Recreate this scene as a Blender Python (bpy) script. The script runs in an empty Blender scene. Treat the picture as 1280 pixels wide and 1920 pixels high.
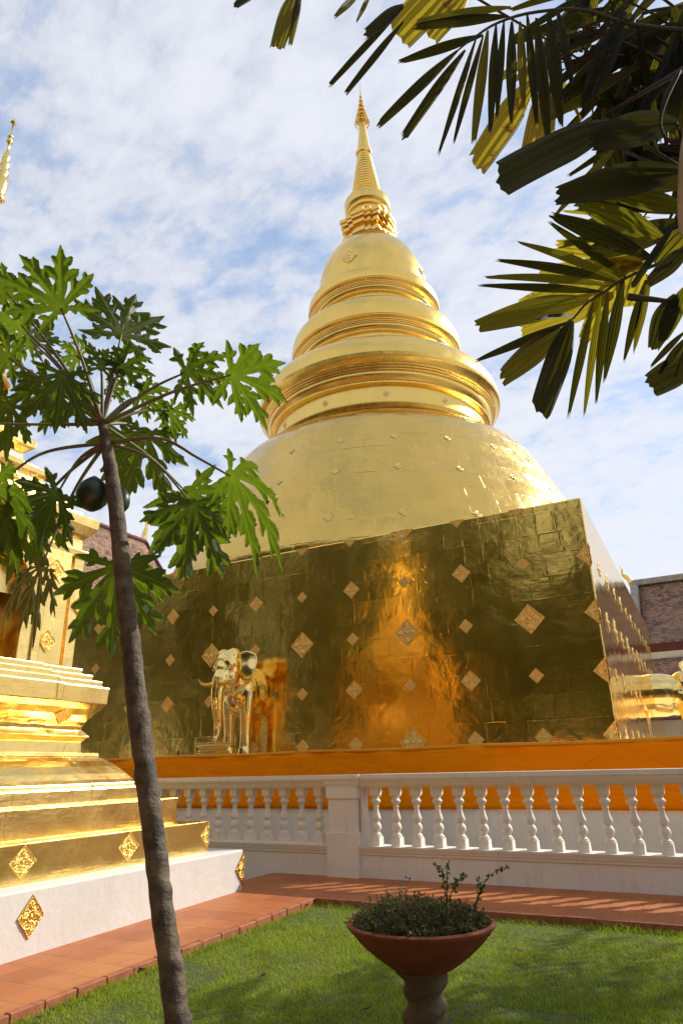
import bpy, bmesh, math, random
import numpy as np
from mathutils import Vector, Matrix, noise as mnoise
C = bpy.context.scene
COL = C.collection
PI = math.pi
rnd = random.Random(7)

# ------------------------------------------------------------------ camera
FPX, YAW, PITCH, ROLL, EYE = 1262.39, 0.492625, 0.362744, -0.024842, 1.5
def _cam_axes():
    cy, sy, cp, sp = math.cos(YAW), math.sin(YAW), math.cos(PITCH), math.sin(PITCH)
    fw = Vector((-sy*cp, cy*cp, sp)); r = Vector((cy, sy, 0)); u = r.cross(fw)
    c, s = math.cos(ROLL), math.sin(ROLL)
    return c*r + s*u, -s*r + c*u, fw
RT, UP, FW = _cam_axes()
cam = bpy.data.cameras.new('camera'); camo = bpy.data.objects.new('camera', cam); COL.objects.link(camo)
camo.matrix_world = Matrix(((RT.x, UP.x, -FW.x, 0), (RT.y, UP.y, -FW.y, 0), (RT.z, UP.z, -FW.z, EYE), (0, 0, 0, 1)))
cam.sensor_fit = 'VERTICAL'; cam.sensor_height = 36; cam.lens = FPX/1920*36
cam.clip_start = 0.05; cam.clip_end = 5000
C.camera = camo
EYEV = Vector((0, 0, EYE))
def ray(x, y): return RT*((x-640)/FPX) + UP*(-(y-960)/FPX) + FW
def at(x, y, d): return EYEV + ray(x, y)*d          # point seen at photo pixel x, y at depth d
def ony(x, y, Y):
    d = ray(x, y); return EYEV + d*(Y/d.y)
def onz(x, y, z):
    d = ray(x, y); return EYEV + d*((z-EYE)/d.z)

# ------------------------------------------------------------------ sky, sun, exposure
SUNDIR = Vector((0.85, 1.115, 1.0)).normalized()
SUN_EL = math.asin(SUNDIR.z); SUN_AZ = math.atan2(SUNDIR.x, SUNDIR.y)
W = bpy.data.worlds.new('World'); C.world = W; W.use_nodes = True
def build_world():
    nt = W.node_tree; N = nt.nodes; L = nt.links; N.clear()
    def n(t, **k):
        o = N.new(t)
        for a, b in k.items(): setattr(o, a, b)
        return o
    def math_(op, a, b=None, clamp=False):
        m = n('ShaderNodeMath', operation=op, use_clamp=clamp)
        for i, v in enumerate((a, b)):
            if v is None: continue
            if isinstance(v, (int, float)): m.inputs[i].default_value = v
            else: L.new(v, m.inputs[i])
        return m.outputs[0]
    sky = n('ShaderNodeTexSky', sky_type='NISHITA', sun_disc=False)
    sky.sun_elevation = SUN_EL; sky.sun_rotation = SUN_AZ
    sky.air_density = 1.0; sky.dust_density = 0.6; sky.ozone_density = 2.0
    b1 = n('ShaderNodeBackground'); L.new(sky.outputs[0], b1.inputs[0]); b1.inputs[1].default_value = 0.14
    tc = n('ShaderNodeTexCoord'); sep = n('ShaderNodeSeparateXYZ'); L.new(tc.outputs['Generated'], sep.inputs[0])
    zz = math_('ADD', math_('MAXIMUM', sep.outputs[2], 0.0), 0.18)
    cx = n('ShaderNodeCombineXYZ')
    L.new(math_('DIVIDE', sep.outputs[0], zz), cx.inputs[0]); L.new(math_('DIVIDE', sep.outputs[1], zz), cx.inputs[1])
    def noise(scale, det, rough, dist=0.0, off=0.0, rz=0.0, sc=(1, 1, 1)):
        mp = n('ShaderNodeMapping'); mp.inputs['Location'].default_value = (off, off*.7, 0)
        mp.inputs['Rotation'].default_value = (0, 0, rz); mp.inputs['Scale'].default_value = sc
        L.new(cx.outputs[0], mp.inputs[0])
        t = n('ShaderNodeTexNoise'); t.inputs['Scale'].default_value = scale; t.inputs['Detail'].default_value = det
        t.inputs['Roughness'].default_value = rough; t.inputs['Distortion'].default_value = dist
        L.new(mp.outputs[0], t.inputs['Vector']); return t.outputs[0]
    big = noise(1.3, 3, .5, .3, 3.1)
    mid = noise(4.0, 6, .55, .3, 4.3, .7, (1, 1.25, 1))
    fine = noise(15, 5, .62, .25, 1.7, .6, (1, 1.5, 1))
    v = math_('ADD', math_('MULTIPLY', big, .32), math_('ADD', math_('MULTIPLY', mid, .70), math_('MULTIPLY', fine, .44)))
    # thin cover everywhere, thicker towards the horizon
    v = math_('ADD', v, math_('MULTIPLY', math_('SUBTRACT', .75, sep.outputs[2]), .12))
    r = n('ShaderNodeValToRGB'); L.new(v, r.inputs[0])
    r.color_ramp.interpolation = 'EASE'
    r.color_ramp.elements[0].position = .48; r.color_ramp.elements[0].color = (.42, .42, .42, 1)
    r.color_ramp.elements[1].position = .90; r.color_ramp.elements[1].color = (.93, .93, .93, 1)
    cr = n('ShaderNodeValToRGB'); L.new(r.outputs[0], cr.inputs[0])
    cr.color_ramp.elements[0].position = .42; cr.color_ramp.elements[0].color = (.52, .70, 1.0, 1)
    cr.color_ramp.elements[1].position = .72; cr.color_ramp.elements[1].color = (.83, .85, .92, 1)
    b2 = n('ShaderNodeBackground'); L.new(cr.outputs[0], b2.inputs[0]); b2.inputs[1].default_value = .86
    mx = n('ShaderNodeMixShader'); L.new(r.outputs[0], mx.inputs[0]); L.new(b1.outputs[0], mx.inputs[1]); L.new(b2.outputs[0], mx.inputs[2])
    out = n('ShaderNodeOutputWorld'); L.new(mx.outputs[0], out.inputs[0])
build_world()
sl = bpy.data.lights.new('sun', 'SUN'); so = bpy.data.objects.new('sun', sl); COL.objects.link(so)
sl.energy = 4.4; sl.angle = math.radians(.53); sl.color = (1.0, .94, .84)
so.rotation_euler = SUNDIR.to_track_quat('Z', 'Y').to_euler(); so.location = (20, 30, 40)
C.view_settings.view_transform = 'Standard'; C.view_settings.look = 'None'
C.view_settings.exposure = 0.30; C.view_settings.gamma = 1.0; C.view_settings.use_curve_mapping = False
C.cycles.sample_clamp_indirect = 40.0; C.cycles.sample_clamp_direct = 0.0
C.cycles.max_bounces = 10; C.cycles.glossy_bounces = 6; C.cycles.transparent_max_bounces = 8; C.cycles.transmission_bounces = 6
C.cycles.use_denoising = True
try: C.cycles.denoiser = 'OPENIMAGEDENOISE'
except Exception: pass

# ------------------------------------------------------------------ materials
class M:
    """tiny node helper"""
    def __init__(s, name):
        s.m = bpy.data.materials.new(name); s.m.use_nodes = True
        s.nt = s.m.node_tree; s.N = s.nt.nodes; s.L = s.nt.links
        s.p = next(x for x in s.N if x.type == 'BSDF_PRINCIPLED'); s.out = next(x for x in s.N if x.type == 'OUTPUT_MATERIAL')
    def n(s, t, **k):
        o = s.N.new(t)
        for a, b in k.items(): setattr(o, a, b)
        return o
    def set(s, sock, v):
        if hasattr(v, 'links') or hasattr(v, 'is_linked'): s.L.new(v, sock)
        else: sock.default_value = v
    def math(s, op, *a, clamp=False):
        m = s.n('ShaderNodeMath', operation=op, use_clamp=clamp)
        for i, v in enumerate(a): s.set(m.inputs[i], v)
        return m.outputs[0]
    def obj(s, sc=(1, 1, 1), rot=(0, 0, 0)):
        t = s.n('ShaderNodeTexCoord'); mp = s.n('ShaderNodeMapping'); s.L.new(t.outputs['Object'], mp.inputs[0])
        mp.inputs['Scale'].default_value = sc; mp.inputs['Rotation'].default_value = rot; return mp.outputs[0]
    def uv(s): return s.n('ShaderNodeTexCoord').outputs['UV']
    def noise(s, vec, scale, det=4, rough=.55, dist=0):
        t = s.n('ShaderNodeTexNoise'); s.L.new(vec, t.inputs['Vector'])
        t.inputs['Scale'].default_value = scale; t.inputs['Detail'].default_value = det
        t.inputs['Roughness'].default_value = rough; t.inputs['Distortion'].default_value = dist; return t.outputs[0]
    def ramp(s, v, stops):
        r = s.n('ShaderNodeValToRGB'); s.L.new(v, r.inputs[0]); e = r.color_ramp.elements
        while len(e) < len(stops): e.new(.5)
        for i, (p, c) in enumerate(stops):
            e[i].position = p; e[i].color = (c, c, c, 1) if isinstance(c, (int, float)) else (*c, 1)
        return r.outputs[0]
    def mix(s, f, a, b):
        m = s.n('ShaderNodeMix', data_type='RGBA'); s.set(m.inputs[0], f)
        for i, v in ((6, a), (7, b)): s.set(m.inputs[i], (*v, 1) if isinstance(v, tuple) and len(v) == 3 else v)
        return m.outputs[2]
    def bump(s, h, dist=.01, strength=1.0, nrm=None):
        b = s.n('ShaderNodeBump'); s.L.new(h, b.inputs['Height']); b.inputs['Distance'].default_value = dist
        b.inputs['Strength'].default_value = strength
        if nrm is not None: s.L.new(nrm, b.inputs['Normal'])
        return b.outputs[0]

GOLD = (.93, .61, .145)
def gold(name, plates=None, rough=.18, dent=.006, tilt=.03, ripple=.0015, uv=False, base=GOLD, seam=.006):
    """hammered gilded copper sheet: plates=(width, height) in metres"""
    g = M(name); p = g.p
    p.inputs['Metallic'].default_value = 1.0
    o = g.obj()
    var = g.noise(o, .9, 5, .6)
    g.L.new(g.mix(var, tuple(c*.90 for c in base), tuple(min(1, c*1.05) for c in base)), p.inputs['Base Color'])
    g.L.new(g.ramp(g.noise(o, 2.3, 6, .65), [(.3, rough*.75), (.75, rough*1.5)]), p.inputs['Roughness'])
    nrm = None
    geo = g.n('ShaderNodeNewGeometry')
    if plates:
        pw, ph = plates
        if uv: vec = g.uv(); sp = g.n('ShaderNodeSeparateXYZ'); g.L.new(vec, sp.inputs[0]); u, v = sp.outputs[0], sp.outputs[1]
        else:
            sp = g.n('ShaderNodeSeparateXYZ'); g.L.new(o, sp.inputs[0]); u = g.math('ADD', sp.outputs[0], sp.outputs[1]); v = sp.outputs[2]
        # slightly uneven courses
        wob = g.noise(o, .35, 2, .5)
        v = g.math('ADD', v, g.math('MULTIPLY', wob, .10))
        vr = g.math('DIVIDE', v, ph); row = g.math('FLOOR', vr)
        wn = g.n('ShaderNodeTexWhiteNoise', noise_dimensions='1D'); g.L.new(row, wn.inputs['W'])
        ur = g.math('ADD', g.math('DIVIDE', u, pw), g.math('MULTIPLY', wn.outputs[0], 3.0)); col = g.math('FLOOR', ur)
        fu = g.math('FRACT', ur); fv = g.math('FRACT', vr)
        eu = g.math('MULTIPLY', g.math('MINIMUM', fu, g.math('SUBTRACT', 1.0, fu)), pw)
        ev = g.math('MULTIPLY', g.math('MINIMUM', fv, g.math('SUBTRACT', 1.0, fv)), ph)
        e = g.math('MINIMUM', eu, ev)
        edge = g.math('SUBTRACT', 1.0, g.math('DIVIDE', e, .022), clamp=True)
        cb = g.n('ShaderNodeCombineXYZ'); g.L.new(col, cb.inputs[0]); g.L.new(row, cb.inputs[1])
        w2 = g.n('ShaderNodeTexWhiteNoise', noise_dimensions='2D'); g.L.new(cb.outputs[0], w2.inputs['Vector'])
        vm = g.n('ShaderNodeVectorMath', operation='SUBTRACT'); g.L.new(w2.outputs['Color'], vm.inputs[0]); vm.inputs[1].default_value = (.5, .5, .5)
        vs = g.n('ShaderNodeVectorMath', operation='SCALE'); g.L.new(vm.outputs[0], vs.inputs[0]); vs.inputs['Scale'].default_value = tilt
        va = g.n('ShaderNodeVectorMath', operation='ADD'); g.L.new(vs.outputs[0], va.inputs[0]); g.L.new(geo.outputs['Normal'], va.inputs[1])
        vn = g.n('ShaderNodeVectorMath', operation='NORMALIZE'); g.L.new(va.outputs[0], vn.inputs[0]); nrm = vn.outputs[0]
        # seams fade in and out like hand-nailed laps
        fade = g.ramp(g.noise(o, 1.7, 3, .5), [(.42, .0), (.68, 1.0)])
        nrm = g.bump(g.math('MULTIPLY', edge, fade), seam, 1.0, nrm)
    h = g.math('ADD', g.math('MULTIPLY', g.noise(o, 1.6, 2, .5, .4), 1.0), g.math('MULTIPLY', g.noise(o, 5.5, 3, .5, .6), .28))
    nrm = g.bump(h, dent, 1.0, nrm)
    if ripple:
        nrm = g.bump(g.noise(g.obj((1.2, 1.2, 9)), 3.2, 4, .6), ripple, 1.0, nrm)
    g.L.new(nrm, p.inputs['Normal'])
    return g.m

def simple(name, col, rough=.6, var=.15, scale=6, bump=.0, bscale=40, spec=.5, col2=None):
    g = M(name); o = g.obj()
    c2 = col2 or tuple(c*(1-var) for c in col)
    g.L.new(g.mix(g.ramp(g.noise(o, scale, 5, .6), [(.35, 0), (.7, 1)]), col, c2), g.p.inputs['Base Color'])
    g.p.inputs['Roughness'].default_value = rough; g.p.inputs['Specular IOR Level'].default_value = spec
    if bump: g.L.new(g.bump(g.noise(o, bscale, 4, .6), bump), g.p.inputs['Normal'])
    return g.m

def leafmat(name, top, back, trans, rough=.4, streak=False, weight=.45, blotch=None):
    """thin leaf: diffuse + gloss + light shining through"""
    g = M(name); u = g.uv(); o = g.obj()
    sp = g.n('ShaderNodeSeparateXYZ'); g.L.new(u, sp.inputs[0])
    nz = g.noise(o, 7, 4, .6)
    a = g.mix(nz, top, tuple(c*.75 for c in top))
    if streak:                                  # pleats along the leaflet
        mp = g.n('ShaderNodeMapping'); g.L.new(u, mp.inputs[0]); mp.inputs['Scale'].default_value = (26, .6, 1)
        st = g.noise(mp.outputs[0], 1.0, 3, .6)
        t2 = g.mix(g.ramp(st, [(.35, 0), (.65, 1)]), trans, tuple(c*.62 for c in trans))
        bh = g.noise(mp.outputs[0], 1.0, 2, .5)
        nr = g.bump(bh, .006)
    else:                                       # pale midrib
        d = g.math('ABSOLUTE', g.math('SUBTRACT', sp.outputs[0], .5))
        rib = g.math('SUBTRACT', 1.0, g.math('MULTIPLY', d, 26.0), clamp=True)
        a = g.mix(rib, a, (.20, .28, .09))
        side = g.math('FRACT', g.math('ADD', g.math('MULTIPLY', sp.outputs[1], 9.0), g.math('MULTIPLY', d, -5.0)))
        vein = g.math('SUBTRACT', 1.0, g.math('MULTIPLY', g.math('ABSOLUTE', g.math('SUBTRACT', side, .5)), 9.0), clamp=True)
        t2 = g.mix(g.math('MULTIPLY', vein, .22), g.mix(nz, trans, tuple(c*.72 for c in trans)), tuple(c*.45 for c in trans))
        nr = g.bump(vein, .0015)
    if blotch:
        bl = g.ramp(g.noise(o, 9, 5, .7), [(.56, 0), (.66, 1)])
        a = g.mix(bl, a, blotch); t2 = g.mix(bl, t2, tuple(c*.8 for c in blotch))
    g.L.new(a, g.p.inputs['Base Color']); g.p.inputs['Roughness'].default_value = rough
    g.p.inputs['Specular IOR Level'].default_value = .35
    g.L.new(nr, g.p.inputs['Normal'])
    tr = g.n('ShaderNodeBsdfTranslucent'); g.L.new(t2, tr.inputs[0]); g.L.new(nr, tr.inputs['Normal'])
    ms = g.n('ShaderNodeMixShader'); ms.inputs[0].default_value = weight
    g.L.new(g.p.outputs[0], ms.inputs[1]); g.L.new(tr.outputs[0], ms.inputs[2]); g.L.new(ms.outputs[0], g.out.inputs[0])
    return g.m

MAT = {}
MAT['gold_wall'] = gold('gold_wall', (.42, .47), rough=.13, dent=.012, tilt=.03, ripple=.0012, seam=.0015)
MAT['gold_bell'] = gold('gold_bell', (.95, .60), rough=.20, dent=.034, tilt=.11, ripple=.0018, uv=True, base=(.77, .51, .125), seam=.010)
MAT['gold_ring'] = gold('gold_ring', None, rough=.26, dent=.008, ripple=.0, base=(.90, .61, .155))
MAT['gold_smooth'] = gold('gold_smooth', None, rough=.22, dent=.004, ripple=0, base=(.90, .61, .155))
MAT['gold_statue'] = gold('gold_statue', None, rough=.10, dent=.003, ripple=0, base=(.97, .71, .26))
MAT['gold_polished'] = gold('gold_polished', None, rough=.13, dent=.006, ripple=0)
MAT['gold_small'] = gold('gold_small', (1.1, 2.0), base=(.93, .66, .22), rough=.22, dent=.014, tilt=.03, ripple=.002, seam=.004)
MAT['gold_small_plain'] = gold('gold_small_plain', None, base=(.93, .66, .22), rough=.18, dent=.02, ripple=.002)
def ornament_mat(name, pit_c, col, bump, rough, metal):
    g = M(name); p = g.p; p.inputs['Metallic'].default_value = metal; o = g.obj()
    v = g.n('ShaderNodeTexVoronoi', feature='DISTANCE_TO_EDGE'); g.L.new(o, v.inputs['Vector']); v.inputs['Scale'].default_value = 13
    h = g.math('ADD', g.math('MULTIPLY', v.outputs['Distance'], 1.5), g.math('MULTIPLY', g.noise(o, 14, 4, .6), .5))
    pit = g.ramp(v.outputs['Distance'], [(.01, 0), (.09, 1)])
    g.L.new(g.mix(pit, pit_c, col), p.inputs['Base Color'])
    p.inputs['Roughness'].default_value = rough
    g.L.new(g.bump(h, bump, 1.0), p.inputs['Normal']); return g.m
MAT['filigree'] = ornament_mat('gold_filigree', (.50, .29, .075), (.96, .64, .18), .006, .30, .92)
MAT['filigree_soft'] = ornament_mat('gold_embossed', (.80, .55, .16), (.93, .68, .25), .0015, .30, 1.0)
def white_mat(name, ca, cb):
    g = M(name); o_ = g.obj(); oi = g.n('ShaderNodeObjectInfo')
    sc = g.n('ShaderNodeVectorMath', operation='SCALE'); sc.inputs[0].default_value = (7, 11, 5); g.L.new(oi.outputs['Random'], sc.inputs['Scale'])
    ad = g.n('ShaderNodeVectorMath', operation='ADD'); g.L.new(o_, ad.inputs[0]); g.L.new(sc.outputs[0], ad.inputs[1]); o = ad.outputs[0]
    c = g.mix(g.ramp(g.noise(o, 1.4, 6, .65), [(.4, 0), (.75, 1)]), ca, cb)
    mp = g.n('ShaderNodeMapping'); g.L.new(o, mp.inputs[0]); mp.inputs['Scale'].default_value = (5, 5, .7)
    stain = g.ramp(g.noise(mp.outputs[0], 2.0, 6, .7), [(.54, 0), (.78, 1)])
    c = g.mix(g.math('MULTIPLY', stain, .38), c, (.46, .40, .31))
    g.L.new(c, g.p.inputs['Base Color']); g.p.inputs['Roughness'].default_value = .62
    g.L.new(g.bump(g.math('ADD', g.noise(o, 9, 5, .6), g.math('MULTIPLY', g.noise(o, 90, 3, .5), .25)), .006), g.p.inputs['Normal'])
    return g.m
MAT['white'] = white_mat('white_raised_in_shade', (.84, .79, .70), (.77, .71, .62))  # white lifted in the colour to offset shade on balustrade and terrace
MAT['plinth_white'] = white_mat('white_lowered_in_sun', (.66, .635, .59), (.60, .57, .52))  # same white toned down in the colour for the sunlit plinth
def cloth_mat():
    g = M('orange_cloth'); o = g.obj()
    c = g.mix(g.noise(o, 1.2, 4, .6), (1.0, .34, .002), (.96, .30, .002))
    st = g.ramp(g.noise(g.obj((5, 5, .9)), 2.2, 6, .7), [(.60, 0), (.78, 1)])
    c = g.mix(g.math('MULTIPLY', st, .25), c, (.45, .10, .004))
    g.L.new(c, g.p.inputs['Base Color']); g.p.inputs['Roughness'].default_value = .75; g.p.inputs['Specular IOR Level'].default_value = .08
    wv = g.noise(g.obj((.8, .8, 2.2)), 1.4, 3, .5, 1.2)
    g.L.new(g.bump(g.math('ADD', wv, g.math('MULTIPLY', g.noise(o, 160, 2), .02)), .05), g.p.inputs['Normal'])
    tr = g.n('ShaderNodeBsdfTranslucent'); g.L.new(c, tr.inputs[0])
    ms = g.n('ShaderNodeMixShader'); ms.inputs[0].default_value = .16
    g.L.new(g.p.outputs[0], ms.inputs[1]); g.L.new(tr.outputs[0], ms.inputs[2]); g.L.new(ms.outputs[0], g.out.inputs[0])
    return g.m
MAT['cloth'] = cloth_mat()
MAT['hem'] = simple('yellow_hem', (.85, .36, .012), .7, .2, 3, .004, 20)
def tile_mat():
    g = M('terracotta_paving'); o = g.obj()
    b = g.n('ShaderNodeTexBrick'); g.L.new(o, b.inputs['Vector'])
    b.offset = .5; b.inputs['Scale'].default_value = 1.0; b.inputs['Brick Width'].default_value = .34; b.inputs['Row Height'].default_value = .34
    b.inputs['Mortar Size'].default_value = .006; b.inputs['Mortar Smooth'].default_value = .2; b.inputs['Bias'].default_value = -.1
    b.inputs['Color1'].default_value = (.42, .125, .028, 1); b.inputs['Color2'].default_value = (.32, .088, .020, 1); b.inputs['Mortar'].default_value = (.20, .085, .05, 1)
    c = g.mix(g.math('MULTIPLY', g.ramp(g.noise(o, 2.2, 6, .7), [(.45, 0), (.75, 1)]), .5), b.outputs['Color'], (.50, .19, .055))
    c = g.mix(g.math('MULTIPLY', g.ramp(g.noise(o, 26, 5, .7), [(.55, 0), (.7, 1)]), .25), c, (.22, .08, .05))
    g.L.new(c, g.p.inputs['Base Color']); g.p.inputs['Roughness'].default_value = .55
    h = g.math('ADD', g.math('MULTIPLY', b.outputs['Fac'], -1.0), g.math('MULTIPLY', g.noise(o, 30, 4, .6), .25))
    g.L.new(g.bump(h, .004), g.p.inputs['Normal']); return g.m
MAT['tile'] = tile_mat()
MAT['kerb'] = simple('terracotta_kerb', (.40, .125, .05), .7, .45, 9, .004, 60)
MAT['soil'] = simple('lawn_soil', (.050, .080, .012), .9, .5, 5, .01, 30, col2=(.050, .050, .014))
MAT['bounce_court'] = simple('warm_bounce_paving', (.70, .34, .125), .8, .2, 1.5, .003, 20)  # orange deepened to throw warm light on the shaded fronts
MAT['ground'] = simple('courtyard_paving', (.32, .28, .23), .8, .25, .6, .003, 20)
def grass_mat():
    g = M('grass_blades'); o = g.obj(); 
    at_ = g.n('ShaderNodeAttribute', attribute_name='tint')
    c = g.mix(g.noise(o, .9, 4, .65), (.23, .36, .014), (.34, .45, .020))
    c = g.mix(at_.outputs['Fac'], c, (.40, .42, .06))
    c = g.mix(g.math('MULTIPLY', g.ramp(g.noise(o, 2.6, 4, .6), [(.52, 0), (.68, 1)]), .7), c, (.11, .18, .012))
    g.L.new(c, g.p.inputs['Base Color']); g.p.inputs['Roughness'].default_value = .55; g.p.inputs['Specular IOR Level'].default_value = .25
    tr = g.n('ShaderNodeBsdfTranslucent'); g.L.new(g.mix(.5, c, (.46, .54, .02)), tr.inputs[0])
    ms = g.n('ShaderNodeMixShader'); ms.inputs[0].default_value = .42
    g.L.new(g.p.outputs[0], ms.inputs[1]); g.L.new(tr.outputs[0], ms.inputs[2]); g.L.new(ms.outputs[0], g.out.inputs[0]); return g.m
MAT['grass'] = grass_mat()
MAT['terracotta'] = simple('terracotta_pot', (.25, .072, .030), .75, .5, 7, .006, 40, .2, (.12, .042, .024))
MAT['stone'] = simple('mossy_stone_foot', (.17, .11, .07), .9, .5, 6, .01, 35, .2, (.085, .07, .042))
MAT['potsoil'] = simple('pot_soil', (.035, .025, .018), .95, .4, 12, .02, 40)
MAT['papaya_bark'] = None
def bark_mat():
    g = M('papaya_bark'); o = g.obj()
    c = g.mix(g.ramp(g.noise(o, 11, 6, .65), [(.35, 0), (.7, 1)]), (.032, .023, .014), (.165, .118, .07))
    c = g.mix(g.math('MULTIPLY', g.ramp(g.noise(g.obj((1, 1, 3.5)), 9, 5, .7), [(.55, 0), (.7, 1)]), .7), c, (.035, .026, .024))
    g.L.new(c, g.p.inputs['Base Color']); g.p.inputs['Roughness'].default_value = .75
    g.L.new(g.bump(g.math('ADD', g.noise(g.obj((1, 1, 2)), 14, 5, .6), g.math('MULTIPLY', g.noise(o, 70, 4, .6), .4)), .014), g.p.inputs['Normal']); return g.m
MAT['papaya_bark'] = bark_mat()
MAT['papaya_leaf'] = leafmat('papaya_leaf', (.026, .050, .008), (.05, .1, .02), (.18, .28, .012), .47)
MAT['papaya_pale'] = leafmat('papaya_leaf_fading', (.10, .095, .018), (.1, .1, .02), (.28, .25, .03), .5, blotch=(.09, .05, .02))
MAT['petiole'] = simple('papaya_petiole', (.16, .17, .055), .45, .4, 5, .002, 60, .4, (.12, .07, .045))
MAT['fruit'] = simple('papaya_fruit', (.022, .040, .014), .35, .4, 8, .004, 20)
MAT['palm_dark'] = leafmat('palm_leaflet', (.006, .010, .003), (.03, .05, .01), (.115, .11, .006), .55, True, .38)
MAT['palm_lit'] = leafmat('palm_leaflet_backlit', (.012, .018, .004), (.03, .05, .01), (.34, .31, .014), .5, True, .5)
MAT['palm_yellow'] = leafmat('palm_leaflet_yellowing', (.20, .165, .012), (.2, .2, .02), (.62, .50, .030), .4, True, .55, blotch=(.20, .085, .02))
MAT['palm_wood'] = simple('palm_rachis', (.035, .032, .016), .6, .5, 10, .004, 40)
MAT['palm_sheath'] = simple('palm_crownshaft', (.62, .60, .52), .6, .35, 4, .006, 12, .4, (.40, .36, .27))
MAT['palm_flower'] = simple('palm_flower_stalk', (.028, .020, .012), .8, .4, 30)
MAT['bark'] = simple('tree_bark', (.10, .075, .055), .9, .5, 6, .02, 20)
MAT['foliage'] = leafmat('tree_foliage', (.085, .085, .018), (.05, .09, .02), (.12, .13, .014), .5, False, .35)
MAT['herb'] = leafmat('herb_leaf', (.095, .12, .030), (.05, .07, .02), (.18, .22, .03), .6, False, .3)
MAT['herb_dry'] = simple('dry_herb_stem', (.17, .105, .055), .85, .4, 30)
MAT['sprig'] = leafmat('sprig_leaf', (.050, .10, .020), (.05, .1, .02), (.12, .2, .02), .5, False, .35)
MAT['dead_leaf'] = simple('fallen_leaf', (.13, .05, .025), .8, .4, 20, .004, 30)
MAT['mauve'] = simple('mauve_glaze', (.10, .045, .060), .35, .3, 10)
MAT['red_trim'] = simple('dark_red_paint', (.10, .012, .010), .6, .3, 4)
MAT['plaster'] = simple('viharn_plaster', (.62, .58, .52), .7, .2, 2, .003, 20)
MAT['grey_trim'] = simple('grey_lime_ridge', (.36, .34, .31), .75, .4, 3, .006, 20)
def roof_mat(name, a, b, c):
    g = M(name); u = g.uv()
    br = g.n('ShaderNodeTexBrick'); g.L.new(u, br.inputs['Vector']); br.offset = .5
    br.inputs['Scale'].default_value = 1; br.inputs['Brick Width'].default_value = .17; br.inputs['Row Height'].default_value = .14
    br.inputs['Mortar Size'].default_value = .012; br.inputs['Mortar Smooth'].default_value = .4; br.inputs['Bias'].default_value = 0
    for k, v in (('Color1', a), ('Color2', b), ('Mortar', c)): br.inputs[k].default_value = (*v, 1)
    sp = g.n('ShaderNodeSeparateXYZ'); g.L.new(u, sp.inputs[0])
    col = g.mix(g.ramp(g.noise(g.obj((1, 1, 1)), 2.2, 8, .85), [(.50, 0), (.60, 1)]), br.outputs['Color'], tuple(x*.34 for x in b))
    g.L.new(col, g.p.inputs['Base Color']); g.p.inputs['Roughness'].default_value = .7
    saw = g.math('FRACT', g.math('DIVIDE', sp.outputs[1], .14))
    h = g.math('ADD', g.math('MULTIPLY', saw, -1.0), g.math('MULTIPLY', br.outputs['Fac'], -.6))
    g.L.new(g.bump(h, .05), g.p.inputs['Normal']); return g.m
MAT['roof'] = roof_mat('weathered_roof_tiles', (.44, .24, .13), (.19, .10, .06), (.09, .045, .028))

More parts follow.
